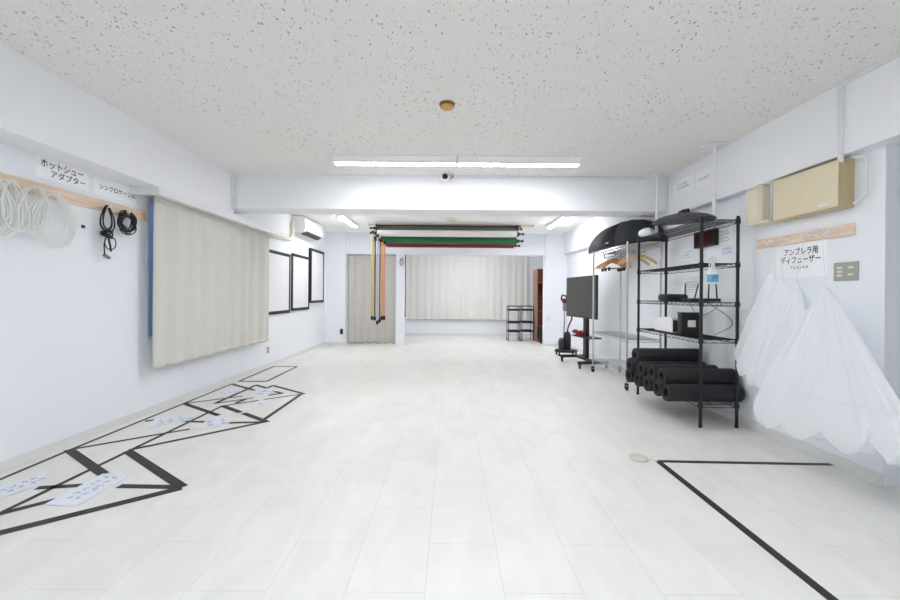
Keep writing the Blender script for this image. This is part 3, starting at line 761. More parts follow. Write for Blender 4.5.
for z in tiers:
    m = MB(); wire_tier(m, SX0, SX1, SY0, SY1, z)
    for (x, y) in ((SX0, SY0), (SX1, SY0), (SX0, SY1), (SX1, SY1)):
        m.lathe([(.0175, -.035), (.021, -.03), (.019, .008), (.015, .012)], (x, y, z), 12)
    m.build('wire_shelf', M['blackm'], t)
# tension poles from the shelf top to the ceiling
for (u, y, lab, xx) in ((716, 3.72, 'white tension pole near end of the black shelving, up to the ceiling', 2.44), (651, 4.60, 'white tension pole far end of the black shelving, up to the ceiling', 2.36)):
    t = thing('tension_pole', lab, 'pole', (xx, y, 1.838), 'white tension poles on the shelving')
    m = MB(); m.cyl((xx, y, 1.838), (xx, y, 2.1), .017, .017, 14); m.build('lower_tube', M['whitep'], t)
    m = MB(); m.cyl((xx, y, 2.1), (xx, y, ZC-.012), .0125, .0125, 14); m.build('upper_tube', M['whitep'], t)
    m = MB(); m.lathe([(.02, -.014), (.02, .014)], (xx, y, 2.1), 14); m.build('collar', M['duct'], t)
    m = MB(); m.box(xx-.09, xx+.09, y-.06, y+.06, ZC-.012, ZC); m.build('pad', M['duct'], t, smooth=False)
    m = MB(); m.lathe([(.03, 0), (.03, .012), (.018, .02)], (xx, y, 1.838), 14); m.build('foot', M['white'], t)

# rolled mats on the bottom shelf
def mat_roll(label, y, z, x0, L, r, rz, seed):
    rnd = random.Random(seed); root = thing('rolled_mat', label, 'mat', (x0, y, z), 'rolled black mats on the bottom shelf')
    th = .009; turns = (r-.032)/th*.55; r0 = r-turns*th/.55*.55
    n = int(turns*28); ph = rnd.uniform(0, 6); m = MB()
    prof = []
    r_in = .036
    for i in range(n+1):
        a = ph+2*pi*turns*i/n; rr = r_in+(r-r_in)*i/n
        prof.append((rr*cos(a), rr*sin(a)))
    # solid spiral outline: outer sheet plus inset end so that the rolled layers show
    N = 40
    rings = [(r_in, .004), (r_in+.003, .0), (r*.62, .0005), (r*.64, .004), (r*.66, .0005), (r*.82, .0), (r*.835, .004), (r*.85, .0), (r*.97, 0), (r, .004)]
    def ring(x, rr): return [(x, rr*cos(2*pi*k/N), rr*sin(2*pi*k/N)) for k in range(N)]
    seq = [(.25, r_in)] + [(d, rr) for rr, d in rings] + [(L-d, rr) for rr, d in reversed(rings)] + [(L-.25, r_in)]
    vs = []; fs = []
    for x, rr in seq: vs += ring(x, rr)
    for i in range(len(seq)-1):
        for k in range(N):
            l = (k+1) % N; fs.append((i*N+k, i*N+l, (i+1)*N+l, (i+1)*N+k))
    fs.append(tuple(range(N))); fs.append(tuple(reversed(range((len(seq)-1)*N, len(seq)*N))))
    m.add(vs, fs)
    # loose outer edge flap
    fl = [(0.004, (r+.003)*cos(ph+q), (r+.003)*sin(ph+q)) for q in [.0, .12, .24, .36]]
    m2 = MB(); m2.add([Vector(p) for p in fl] + [Vector(p)+Vector((L-.008, 0, 0)) for p in fl], [(i, i+1, i+5, i+4) for i in range(3)])
    o = m.build('mat_body', M['foam'], root, origin=(0, 0, 0)); o2 = m2.build('loose_edge', M['foam'], root, origin=(0, 0, 0), solid=.005)
    root.rotation_euler = (0, 0, rz)
    return root
r = .078
MZ = .205+.004+r
mats = [('nearest mat in the bottom row', 3.600, MZ, 1.94, .66), ('second mat in the bottom row from the near end', 3.790, MZ, 1.96, .64), ('third mat in the bottom row from the near end', 3.985, MZ, 1.95, .64),
        ('fourth mat in the bottom row from the near end', 4.185, MZ, 1.96, .64), ('farthest mat in the bottom row', 4.385, MZ, 1.95, .64),
        ('nearest mat in the second row', 3.695, MZ+.127, 1.95, .66), ('second mat in the second row from the near end', 3.888, MZ+.126, 1.96, .62), ('third mat in the second row from the near end', 4.085, MZ+.124, 1.94, .64),
        ('farthest mat in the second row', 4.30, MZ+.122, 1.93, .62), ('mat lying alone on top of the pile', 4.187, MZ+.245, 1.93, .66)]
for i, (l, y, z, x0, L) in enumerate(mats):
    mat_roll('rolled black mat, '+l, y, z, x0+random.uniform(-.01, .01), L, r, 0, i)

# things on the shelves
t = thing('storage_box', 'small white cardboard box on the fourth shelf beside the black case', 'box', (2.3, 4.28, .78))
m = MB(); m.box(2.27, 2.345, 4.10, 4.46, .7815, .915); m.build('box_body', M['white'], t, smooth=False, bevel=.004)
m = MB(); m.box(2.268, 2.347, 4.098, 4.462, .9155, .93); m.build('lid', M['white'], t, smooth=False, bevel=.003)
m = MB(); m.box(2.275, 2.34, 4.0945, 4.0975, .79, .91); m.build('end_shade', M['dark'], t, smooth=False)  # dark sheet paints the shaded near end of the white box
t = thing('storage_case', 'black boxy case with pale label on the fourth shelf', 'case', (2.33, 3.95, .78))
m = MB(); m.box(2.215, 2.41, 3.84, 3.91, .7815, .985); m.build('case_body', M['black'], t, smooth=False, bevel=.006)
m = MB(); m.box(2.211, 2.414, 3.836, 3.914, .9865, 1.0); m.build('lid', M['black'], t, smooth=False, bevel=.003)
m = MB(); m.box(2.275, 2.35, 3.8375, 3.8395, .86, .925); lb = m.build('label_sticker', M['base'], t, smooth=False)
m = MB(); m.box(2.2125, 2.2145, 3.86, 3.89, .9, .93); m.build('handle', M['dark'], t, smooth=False)
t = thing('router', 'flat black router with upright antennas on the third shelf', 'router', (2.4, 3.8, 1.105))
m = MB(); m.box(2.225, 2.50, 3.70, 3.87, 1.1065, 1.137); m.build('router_body', M['black'], t, smooth=False, bevel=.006)
for (x, y, dx) in ((2.26, 3.86, 0), (2.36, 3.88, .04), (2.42, 3.88, 0), (2.445, 3.80, .005), (2.475, 3.72, -.012)):
    m = MB(); m.tube([(x, y, 1.13), (x+dx*.2, y, 1.155), (x+dx, y, 1.28)], [.007, .007, .0055], 8); m.build('antenna', M['black'], t)
t = thing('set_top_box', 'low rounded black box left of the router on the third shelf', 'device', (2.28, 4.15, 1.105))
m = MB(); m.box(2.19, 2.41, 4.05, 4.25, 1.1065, 1.178); m.build('device_body', M['black'], t, bevel=.025)
m = MB(); m.cyl((2.22, 4.047, 1.13), (2.22, 4.05, 1.13), .006, .006, 8); m.build('power_light', M['dark'], t)
def wire(label, pts, r, mat):
    pts = [Vector(p) for p in pts]; out = []
    for i in range(len(pts)-1):
        q0 = pts[max(i-1, 0)]; q1 = pts[i]; q2 = pts[i+1]; q3 = pts[min(i+2, len(pts)-1)]
        for k in range(8):
            s = k/8; out.append(.5*((2*q1)+(q2-q0)*s+(2*q0-5*q1+4*q2-q3)*s*s+(3*q1-q0-3*q2+q3)*s**3))
    out.append(pts[-1]); m = MB(); m.tube(out, r, 6)
    return tag(m.build('cord', mat, None, origin=pts[-1]), label, 'cord')
wire('thin grey cord looping down behind the shelves from the router', [(2.3, 3.885, 1.118), (2.4, 4.0, 1.06), (2.5, 4.05, .96), (2.56, 3.95, 1.0), (2.575, 3.8, 1.09)], .003, M['dark'])
wire('thin grey cord hanging from the router toward the black case', [(2.45, 3.885, 1.118), (2.565, 3.72, .98), (2.575, 3.66, .9), (2.56, 3.74, .84), (2.5, 3.8, .7875)], .003, M['dark'])
# spray bottle hooked on the second shelf edge
bx, by = 2.275, 3.478
t = thing('spray_bottle', 'white spray bottle with blue label hooked on the shelf edge', 'spray bottle', (bx, by, 1.28))
m = MB(); m.lathe([(.001, 1.263), (.034, 1.264), (.038, 1.272), (.038, 1.36), (.032, 1.39), (.014, 1.415), (.013, 1.43)], (bx, by, 0), 20, sx=1.15, sy=.8); m.build('bottle_body', M['spray'], t)
m = MB(); m.lathe([(.0392, 1.28), (.0392, 1.345)], (bx, by, 0), 20, sx=1.15, sy=.82); lab = m.build('front_label', M['blue'], t)
scribble((bx, by-.0335, 1.325), (1, 0, 0), (0, 0, 1), .05, .03, 2, M['navy'], lab, 9)
m = MB(); m.lathe([(.016, 1.428), (.017, 1.455), (.012, 1.458)], (bx, by, 0), 16); m.build('collar', M['white'], t)
m = MB(); m.prism([(bx-.045, by-.011, 1.462), (bx+.03, by-.011, 1.458), (bx+.034, by-.011, 1.49), (bx-.01, by-.011, 1.505), (bx-.047, by-.011, 1.492)], (0, .022, 0)); m.build('spray_head', M['spray'], t, bevel=.003)
m = MB(); m.tube([(bx-.02, by, 1.465), (bx-.032, by, 1.44), (bx-.03, by, 1.415)], .005, 8); m.build('trigger', M['white'], t)
# dish-shaped cover on top of the shelving
t = thing('umbrella_cover', 'dark shallow dome with a black handle lying on top of the shelving', 'reflector', (2.36, 4.18, 1.86))
m = MB(); cx, cy = 2.37, 4.14
def til(y): return 1.868 + (y-3.62)/1.05*.115
m.lathe([(1.0, .0), (.985, .016), (.9, .034), (.75, .056), (.55, .074), (.3, .086), (.001, .09)], (0, 0, 0), 40)
m.v = [(cx+p[0]*.165, cy+p[1]*.51, til(cy+p[1]*.51)+p[2]) for p in m.v]; m.build('dome', M['dark'], t)
m = MB(); m.lathe([(1.0, 0), (.96, -.008), (.001, -.010)], (0, 0, 0), 40); m.v = [(cx+p[0]*.16, cy+p[1]*.50, til(cy+p[1]*.5)+p[2]-.001) for p in m.v]; m.build('lining', M['dark'], t)
m = MB(); hz = til(cy)+.088
m.tube([(cx+.03, cy-.09, hz-.01), (cx+.03, cy-.08, hz+.022), (cx+.03, cy, hz+.03), (cx+.03, cy+.08, hz+.022), (cx+.03, cy+.09, hz-.01)], .014, 8); m.box(cx, cx+.06, cy-.03, cy+.03, hz-.012, hz+.03); m.build('handle', M['black'], t)
m = MB(); rnd = random.Random(4)
m.lathe([(.001, .004), (.085, .0), (.10, .03), (.085, .07), (.04, .095), (.001, .10)], (2.25, 4.60, 1.84), 20)
m.v = [(p[0]+rnd.uniform(-.008, .008), p[1]+rnd.uniform(-.008, .008), max(1.8385, p[2]+rnd.uniform(-.004, .004))) for p in m.v]
tag(m.build('plastic_bag', M['white'], None, origin=(2.25, 4.60, 1.84), sub=1), 'small crumpled white bag at the far end of the shelving top', 'bag')

# papers and the red clock on the right wall behind the shelves
def wall_sheet(label, u, v, w, h, rows, mat, seed, inkmat='ink2', x=XR, name='wall_notice', sheetmat='paper', fill=.9):
    c = on_x(u, v, x); o = sheet(name, label, 'notice', c-Vector((.0005, 0, 0)), RX, RY, w, h, M[sheetmat], 'notices on the right wall')
    scribble(c-Vector((.002, 0, 0)), RX, RY, w*.85, h*.85, rows, M[inkmat], o, seed, fill=fill)
    return o
wall_sheet('large printed notice on the right wall right of the red display', 724, 234.5, .24, .19, 5, 'paper', 21)
wall_sheet('small pale blue notice below the large printed notice', 727.5, 250.5, .16, .08, 2, 'paper', 22, 'blueink', sheetmat='floorpaper')
wall_sheet('blank-looking pale notice left of the red display', 686.5, 255, .2, .12, 3, 'paper', 23, 'blueink')
wall_sheet('notice behind the third shelf seen between the antennas', 692, 287, .36, .16, 5, 'paper', 24)
c = on_x(708, 238.8, XR)
t = thing('wall_clock', 'dark red-faced rectangular display on the right wall behind the shelving', 'clock', (XR, c.y, c.z))
m = MB(); m.box(XR-.045, XR-.001, c.y-.17, c.y+.17, c.z-.085, c.z+.085); m.build('clock_case', M['ledframe'], t, smooth=False, bevel=.004)
m = MB(); m.box(XR-.0465, XR-.0455, c.y-.15, c.y+.15, c.z-.065, c.z+.065); m.build('clock_face', M['ledface'], t, smooth=False)
# signs on the right beam
for (lab, u, v, w, h, rows, sd) in (('paper sign with two written lines at the far end of the right beam', 683, 186.5, .40, .19, 2, 31), ('paper sign with one written line on the right beam before the tension pole', 706.5, 176.5, .34, .17, 1, 32)):
    c = on_x(u, v, 2.565); o = sheet('paper_sign', lab, 'sign', c-Vector((.0005, 0, 0)), RX, RY, w, h, M['paper'])
    if rows == 2: scribble(c+Vector((-.002, 0, .01)), RX, RY, w*.5, h*.38, 2, M['ink'], o, sd, fill=1)
    else: scribble(c+Vector((-.002, .03, .0)), RX, RY, w*.55, h*.2, 1, M['ink'], o, sd, fill=1)

# ------------------------------------------------------------------ chrome garment rack
GX0, GX1, GY0, GY1 = 2.15, 2.56, 4.88, 6.04
t = thing('garment_rack', 'chrome wire garment rack on casters beside the black shelving', 'rack', ((GX0+GX1)/2, (GY0+GY1)/2, 0))
for (x, y) in ((GX0, GY0), (GX1, GY0), (GX0, GY1), (GX1, GY1)):
    m = MB(); m.lathe([(.0125, .09), (.0125, 1.80), (.0135, 1.80), (.0135, 1.815), (.004, 1.82)], (x, y, 0), 14); m.build('post', M['chrome'], t)
    cs = MB(); cs.lathe([(.025, -.011), (.028, -.008), (.028, .008), (.025, .011)], (x, y, .029), 16, 'x'); cs.box(x-.018, x-.013, y-.018, y+.018, .02, .075); cs.box(x+.013, x+.018, y-.018, y+.018, .02, .075); cs.box(x-.018, x+.018, y-.018, y+.018, .07, .09)
    cs.build('caster', M['black'], t)
for z in (1.785, .62, .2):
    m = MB(); wire_tier(m, GX0, GX1, GY0, GY1, z, step=.03); m.build('wire_shelf', M['chrome'], t)
m = MB(); m.cyl((2.36, GY0, 1.70), (2.36, GY1, 1.70), .011, .011, 12)
for y in (GY0+.06, GY1-.06): m.tube([(2.36, y, 1.70), (2.36, y, 1.755)], .006, 8)
m.build('hanging_bar', M['chrome'], t)
m = MB(); m.tube([(GX0, 5.62, 1.755), (GX0, 5.62, 1.68), (GX0+.0, 5.25, 1.68), (GX0, 5.25, 1.755)], .008, 8); m.build('front_bar', M['steel'], t)
# hangers
def hanger(label, y, mat, clip, rz, first=None):
    if first is not None:
        return dup(first, (2.36, y, 1.72), rz, label)
    t = thing('clothes_hanger', label, 'hanger', (2.36, y, 1.72), 'wooden hangers on the garment rack')
    t['_o'] = (0, 0, 0)
    m = MB()
    pr = [(-.21, -.155), (-.17, -.125), (-.1, -.085), (-.04, -.06), (0, -.05), (.04, -.06), (.1, -.085), (.17, -.125), (.21, -.155)]
    vs = []; fs = []
    for i, (x, z) in enumerate(pr):
        h = .016+.006*(1-abs(x)/.21); d = .008+.008*abs(x)/.21
        vs += [(x, -d, z-h), (x, d, z-h), (x, d, z+h), (x, -d, z+h)]
    for i in range(len(pr)-1):
        for k in range(4): fs.append((i*4+k, i*4+(k+1) % 4, (i+1)*4+(k+1) % 4, (i+1)*4+k))
    fs += [(0, 1, 2, 3), tuple(4*(len(pr)-1)+k for k in (3, 2, 1, 0))]
    m.add(vs, fs); m.build('shoulder', mat, t, origin=(0, 0, 0), bevel=.003)
    m = MB(); m.tube([(0, 0, -.04), (0, 0, -.012)] + [(.019*sin(a), 0, .007-.019*cos(a)) for a in [pi*.0+pi*1.5*i/10 for i in range(11)]], .0028, 6)
    m.build('hook', M['steel'], t, origin=(0, 0, 0))
    if clip:
        m = MB(); m.cyl((-.18, 0, -.165), (.18, 0, -.165), .003, .003, 6)
        m.build('trouser_bar', M['steel'], t, origin=(0, 0, 0))
        for x in (-.11, .11):
            m = MB(); m.box(x-.016, x+.016, -.01, .01, -.205, -.155); m.build('clip', M['dark'], t, origin=(0, 0, 0), smooth=False, bevel=.003)
    t.rotation_euler = (0, 0, rz)
    return t
oh = None
ol = ['farthest orange wooden clip hanger in the far cluster', 'second orange wooden clip hanger from the far end of the cluster', 'third orange wooden clip hanger from the far end of the cluster', 'fourth orange wooden clip hanger from the far end of the cluster', 'nearest orange wooden clip hanger of the far cluster']
for i, l in enumerate(ol):
    h = hanger(l, 5.93-.055*i, M['hwood'], True, radians((-18, 12, -8, 22, 4)[i]), oh)
    if oh is None: oh = h
ph_ = hanger('paler wooden hanger without clips, farther of the near pair', 5.18, M['hwood2'], False, radians(6))
hanger('paler wooden hanger without clips, closest to the black shelving', 5.02, M['hwood2'], False, radians(-5), ph_)

# black umbrella softbox on top of the rack
t = thing('softbox', 'black umbrella softbox lying open side down on the chrome rack', 'softbox', (2.32, 5.55, 1.80))
SB = [(2.20, 6.42), (2.20, 5.40), (2.40, 4.86), (2.60, 4.86), (2.625, 5.5), (2.60, 6.42)]
n = len(SB); AP = (2.42, 5.60)
def sb(k, q):
    x, y = SB[k % n]; rr = cos(q*pi/2)**.8; zz = sin(q*pi/2)**.95
    return Vector((AP[0]+(x-AP[0])*rr, AP[1]+(y-AP[1])*rr, 1.829 + .355*zz))
for k in range(n):
    m = MB(); Q = 12
    m.add([sb(k, j/Q) for j in range(Q+1)] + [sb(k+1, j/Q) for j in range(Q+1)], [(j, Q+1+j, Q+2+j, j+1) for j in range(Q)])
    m.build('panel', M['softgrey'], t, solid=.003)
m = MB(); m.prism([Vector(sb(k, 0))*1.0+Vector((0, 0, .001)) for k in range(n)], (0, 0, .002)); m.build('front_diffuser', M['gauze2'], t, smooth=False)
m = MB(); m.tube([sb(k, 0)+Vector((0, 0, -.001)) for k in range(n)], .006, 6, True); m.build('rim', M['black'], t)
for k in range(n):
    m = MB(); m.tube([sb(k, j/12)+Vector((0, 0, .002)) for j in range(12)], .0035, 5); m.build('rib', M['black'], t)
m = MB(); m.lathe([(.03, 2.17), (.03, 2.188), (.018, 2.19), (.016, 2.215), (.005, 2.22)], (AP[0], AP[1], 0), 14); m.build('end_cap', M['whitep'], t)
p0_ = sb(0, .12).lerp(sb(1, .12), .75)
m = MB(); ex = (sb(1, .12)-sb(0, .12)).normalized(); ey = (sb(1, .22)-sb(1, .12)); ey = (ey-ex*ey.dot(ex)).normalized(); nn = ex.cross(ey)
if nn.x > 0: nn = -nn
q = p0_+nn*.004
m.prism([q-ex*.05-ey*.008, q+ex*.05-ey*.008, q+ex*.05+ey*.008, q-ex*.05+ey*.008], nn*.001); m.build('logo_mark', M['base'], t, smooth=False)

# ------------------------------------------------------------------ television on its wheeled stand
ta = on_y(596.5, 300, 6.1); tb = on_y(566.3, 300, 7.25)
d = Vector((tb.x-ta.x, tb.y-ta.y, 0)); L = d.length; d.normalize(); nr = Vector((-d.y, d.x, 0))   # nr points to the room (-x)
if nr.x > 0: nr = -nr
bk = -nr
cen = Vector(((ta.x+tb.x)/2, (ta.y+tb.y)/2, 0))
zt, zb = 1.475, .79
t = thing('television', 'dark flat television screen on the wheeled stand by the right wall', 'television', (cen.x, cen.y, zb))
def slab(mb, c, hw, z0, z1, n0, n1):
    P = [c-d*hw+nr*n1, c+d*hw+nr*n1, c+d*hw+nr*n0, c-d*hw+nr*n0]
    mb.prism([p+Vector((0, 0, z0)) for p in P], (0, 0, z1-z0))
m = MB(); slab(m, cen, L/2, zb, zt, -.028, 0); m.build('housing', M['black'], t, smooth=False, bevel=.005)
m = MB(); slab(m, cen, L/2-.012, zb+.02, zt-.012, .0003, .002); m.build('screen', M['screen'], t, smooth=False)
c2 = cen+bk*.11
t = thing('tv_stand', 'black wheeled stand carrying the television', 'stand', (c2.x, c2.y, 0))
m = MB(); slab(m, c2, .055, .12, 1.3, -.03, .03); m.build('column', M['blackm'], t, smooth=False, bevel=.006)
m = MB(); slab(m, c2+nr*.045, .2, 1.02, 1.28, -.012, .012); m.build('mount_plate', M['blackm'], t, smooth=False)
for s in (-.36, .36):
    m = MB(); q = c2+d*s
    P = [q+nr*.30-d*.025, q+nr*.30+d*.025, q+bk*.2+d*.025, q+bk*.2-d*.025]
    m.prism([p+Vector((0, 0, .075)) for p in P], (0, 0, .045)); m.build('foot', M['blackm'], t, smooth=False, bevel=.006)
    for e in (nr*.27, bk*.17):
        w = q+e; m = MB(); m.lathe([(.028, -.012), (.032, -.008), (.032, .008), (.028, .012)], (w.x, w.y, .033), 16, 'x'); m.box(w.x-.02, w.x+.02, w.y-.012, w.y+.012, .05, .076); m.build('caster', M['black'], t)
m = MB(); slab(m, c2, .36, .08, .118, -.035, .035); m.build('crossbar', M['blackm'], t, smooth=False)
m = MB(); slab(m, c2+nr*.0, .30, .46, .48, -.12, .12); m.build('tray', M['blackm'], t, smooth=False, bevel=.004)
# red bundle on the tray
m = MB(); rnd = random.Random(8)
q = c2+d*.18
for k in range(9):
    cc = q+d*rnd.uniform(-.16, .16)+nr*(.06+rnd.uniform(-.02, .02)); zz = .494+.007*k
    m.tube([(cc.x+.05*cos(a), cc.y+(.12+rnd.uniform(-.01, .01))*sin(a), max(.492, zz+.012*sin(2*a+k*1.7))) for a in [2*pi*i/22 for i in range(22)]], .011, 6, True)
tag(m.build('cord_bundle', M['red'], None, origin=(q.x, q.y, .48)), 'dark red bundle lying on the tray under the television', 'cord')

# stick vacuum on a wheeled base behind the television
vx, vy = 2.13, 7.72
t = thing('vacuum_cleaner', 'upright black vacuum with dark red handle left behind the television', 'vacuum cleaner', (vx, vy, 0))
m = MB(); m.lathe([(.001, .07), (.16, .07), (.17, .085), (.165, .115), (.1, .13), (.001, .132)], (0, 0, 0), 28); m.v = [(vx+.10+p[0]*1.3, vy+p[1]*1.0, p[2]) for p in m.v]; m.build('base', M['black'], t)
for (dx, dy) in ((-.06, -.1), (.26, -.1), (-.06, .1), (.26, .1)):
    m = MB(); m.lathe([(.03, -.012), (.034, -.006), (.034, .006), (.03, .012)], (vx+dx, vy+dy, .034), 14, 'x'); m.box(vx+dx-.012, vx+dx+.012, vy+dy-.012, vy+dy+.012, .03, .085); m.build('caster', M['black'], t)
m = MB(); m.lathe([(.06, .13), (.07, .15), (.068, .40), (.05, .44), (.03, .46)], (vx+.12, vy, 0), 20); m.build('motor_body', M['black'], t)
m = MB(); m.lathe([(.045, .13), (.055, .15), (.055, .30), (.03, .34)], (vx+.0, vy-.02, 0), 18); m.build('tank', M['dark'], t)
m = MB(); m.cyl((vx+.06, vy+.05, .13), (vx+.085, vy+.05, 1.0), .012, .012, 10); m.build('pole', M['steel'], t)
m = MB(); m.lathe([(.045, .86), (.055, .88), (.055, 1.0), (.05, 1.01)], (vx+.085, vy, 0), 20); m.build('dust_cup', M['smoky'], t)
m = MB(); m.lathe([(.05, 1.01), (.062, 1.02), (.062, 1.09), (.05, 1.10)], (vx+.085, vy, 0), 20); m.build('head', M['maroon'], t)
m = MB(); m.tube([(vx+.13, vy, 1.06), (vx+.085, vy, 1.15), (vx+.02, vy, 1.165), (vx+.0, vy, 1.10), (vx+.035, vy, 1.03)], .018, 10); m.build('handle', M['maroon'], t)
m = MB(); m.tube([(vx+.08, vy-.03, 1.0), (vx+.17, vy-.06, .9), (vx+.19, vy-.06, .72), (vx+.13, vy-.02, .55), (vx+.12, vy, .45)], .014, 8); m.build('hose', M['black'], t)
m = MB(); m.tube([(vx+.02, vy-.06, .33), (vx-.08, vy-.08, .28), (vx-.13, vy-.06, .16), (vx-.07, vy-.05, .1)], .005, 6); m.build('power_cord', M['cordgrey'], t)

# ------------------------------------------------------------------ carts, cabinet and bin in the alcove
def cart(label, x, y, first=None):
    if first is not None: return dup(first, (x, y, 0), None, label)
    w, dp = .29, .30
    t = thing('trolley', label, 'cart', (x, y, 0), 'black rolling carts in the alcove'); t['_o'] = (0, 0, 0)
    for (sx, sy) in ((-1, -1), (1, -1), (-1, 1), (1, 1)):
        m = MB(); m.cyl((sx*w/2, sy*dp/2, .06), (sx*w/2, sy*dp/2, .88), .009, .009, 8); m.build('post', M['blackm'], t, origin=(0, 0, 0))
        m = MB(); m.lathe([(.022, -.01), (.026, -.005), (.026, .005), (.022, .01)], (sx*w/2, sy*dp/2, .026), 12, 'x'); m.box(sx*w/2-.012, sx*w/2+.012, sy*dp/2-.008, sy*dp/2+.008, .03, .062); m.build('caster', M['black'], t, origin=(0, 0, 0))
    for z in (.765, .45, .225):
        m = MB(); m.box(-w/2, w/2, -dp/2, dp/2, z, z+.008)
        for a, c in (((-w/2, -dp/2), (w/2, -dp/2+.006)), ((-w/2, dp/2-.006), (w/2, dp/2)), ((-w/2, -dp/2), (-w/2+.006, dp/2)), ((w/2-.006, -dp/2), (w/2, dp/2))):
            m.box(a[0], c[0], a[1], c[1], z, z+.042)
        m.build('tray', M['blackm'], t, origin=(0, 0, 0), smooth=False)
    m = MB(); m.tube([(-w/2, -dp/2, .88), (w/2, -dp/2, .88), (w/2, dp/2, .88), (-w/2, dp/2, .88)], .009, 8, True); m.build('handle_rail', M['blackm'], t, origin=(0, 0, 0))
    return t
c1 = cart('black three-tier rolling cart, left one of the pair by the alcove curtain', on_y(513.5, 320, 10.2).x, 10.2)
cart('black three-tier rolling cart next to the brown cabinet', on_y(526.5, 320, 10.3).x, 10.3, c1)
cy0, cx0 = 9.95, on_y(537, 300, 9.95).x
t = thing('bookcase', 'tall brown wooden bookcase standing in the alcove corner', 'bookcase', (cx0+.3, cy0+.25, 0))
m = MB(); m.box(cx0, cx0+.02, cy0, cy0+.5, 0, 1.82); m.build('side_panel', M['cab_side'], t, smooth=False)
m = MB(); m.box(XR-.03, XR-.01, cy0, cy0+.5, 0, 1.82); m.build('side_panel', M['cab'], t, smooth=False)
m = MB(); m.box(cx0+.02, XR-.03, cy0+.48, cy0+.5, 0, 1.82); m.build('back_panel', M['cab2'], t, smooth=False)
for z in (0.03, .38, .75, 1.12, 1.47, 1.80):
    m = MB(); m.box(cx0+.0201, XR-.0301, cy0+.02, cy0+.4799, z, z+.02); m.build('shelf', M['cab'], t, smooth=False)
m = MB(); m.box(cx0+.0201, XR-.0301, cy0+.005, cy0+.0199, 1.5, 1.80); m.build('door', M['cab2'], t, smooth=False)
m = MB(); m.box(cx0+.0201, XR-.0301, cy0+.12, cy0+.14, .4, 1.12); m.build('inner_door', M['cab2'], t, smooth=False)
bc = on_y(542, 335, 9.7)
t = thing('waste_bin', 'black upright bin at the foot of the brown bookcase', 'bin', (bc.x, 9.7, 0))
m = MB(); m.prism([(bc.x-.05, 9.62, 0), (bc.x+.17, 9.62, 0), (bc.x+.17, 9.8, 0), (bc.x-.05, 9.8, 0)], (0, 0, .38)); m.build('bin_body', M['black'], t, smooth=False, bevel=.01)
m = MB(); m.box(bc.x-.055, bc.x+.175, 9.615, 9.805, .3805, .40); m.build('lid', M['dark'], t, smooth=False, bevel=.004)
# cord coil on the pillar
q = on_y(402, 262, YB+.05)
t = thing('cord_coil', 'small grey cord coil hanging on the white pillar beside the ivory curtain', 'cord', (q.x, YB+.04, q.z))
m = MB()
for k in range(4):
    m.tube([(q.x+.035*cos(a)*(.8+.1*k)-.01, YB+.04-.012*k*.5+.005, q.z+.08*sin(a)*(.8+.07*k)) for a in [2*pi*i/18 for i in range(18)]], .006, 6, True)
m.build('cord', M['cordgrey'], t)
m = MB(); m.cyl((q.x-.01, YB+.0595, q.z+.09), (q.x-.01, YB+.0, q.z+.09), .007, .007, 8); m.build('hook', M['steel'], t)

# ------------------------------------------------------------------ right wall: meter boxes, peg rail, sign, umbrella cloths
a = on_x(855, 158, XR); z1 = a.z; z0 = on_x(855, 207, XR).z; y0 = a.y; y1 = y0+.545
t = thing('breaker_box', 'large beige metal breaker box high on the right wall', 'breaker box', (XR, (y0+y1)/2, z0))
xf = XR-.105
m = MB(); m.box(xf+.012, XR-.001, y0, y1, z0, z1); m.build('box_body', M['beige2'], t, smooth=False, bevel=.003)
m = MB(); m.box(xf, xf+.0115, y0+.006, y1-.006, z0+.008, z1-.008); dr = m.build('door', M['beige'], t, smooth=False, bevel=.004)
m = MB(); m.box(xf-.0015, xf-.0003, y0+.07, y0+.15, z0+.03, z0+.045); m.build('nameplate', M['white'], dr, smooth=False)
m = MB(); m.box(xf+.002, xf+.0115, y1-.0055, y1-.001, z0+.01, z1-.01); m.build('hinge', M['brown'], t, smooth=False)
a = on_x(770, 187, XR); z1 = a.z; z0 = on_x(770, 221.5, XR).z; y0 = a.y; y1 = y0+.19
t = thing('meter_box', 'small ivory curved box just left of the beige breaker box', 'meter box', (XR, (y0+y1)/2, z0))
m = MB(); xb = XR-.001
m.prism([(xb, y0, z0), (xb-.06, y0, z0), (xb-.082, y0+.03, z0), (xb-.085, (y0+y1)/2, z0), (xb-.082, y1-.03, z0), (xb-.06, y1, z0), (xb, y1, z0)], (0, 0, z1-z0)); m.build('cover', M['ivory'], t, bevel=.004)
m = MB(); m.prism([(xb, y0-.004, z1+.0005), (xb-.062, y0-.004, z1+.0005), (xb-.088, y0+.03, z1+.0005), (xb-.09, (y0+y1)/2, z1+.0005), (xb-.088, y1-.03, z1+.0005), (xb-.062, y1+.004, z1+.0005), (xb, y1+.004, z1+.0005)], (0, 0, .02)); m.build('lid', M['creamp'], t, bevel=.004)
m = MB(); m.box(xb-.1, xb, y0-.12, y0+.10, z0-.022, z0-.001); m.build('bracket', M['ivory'], t, smooth=False)
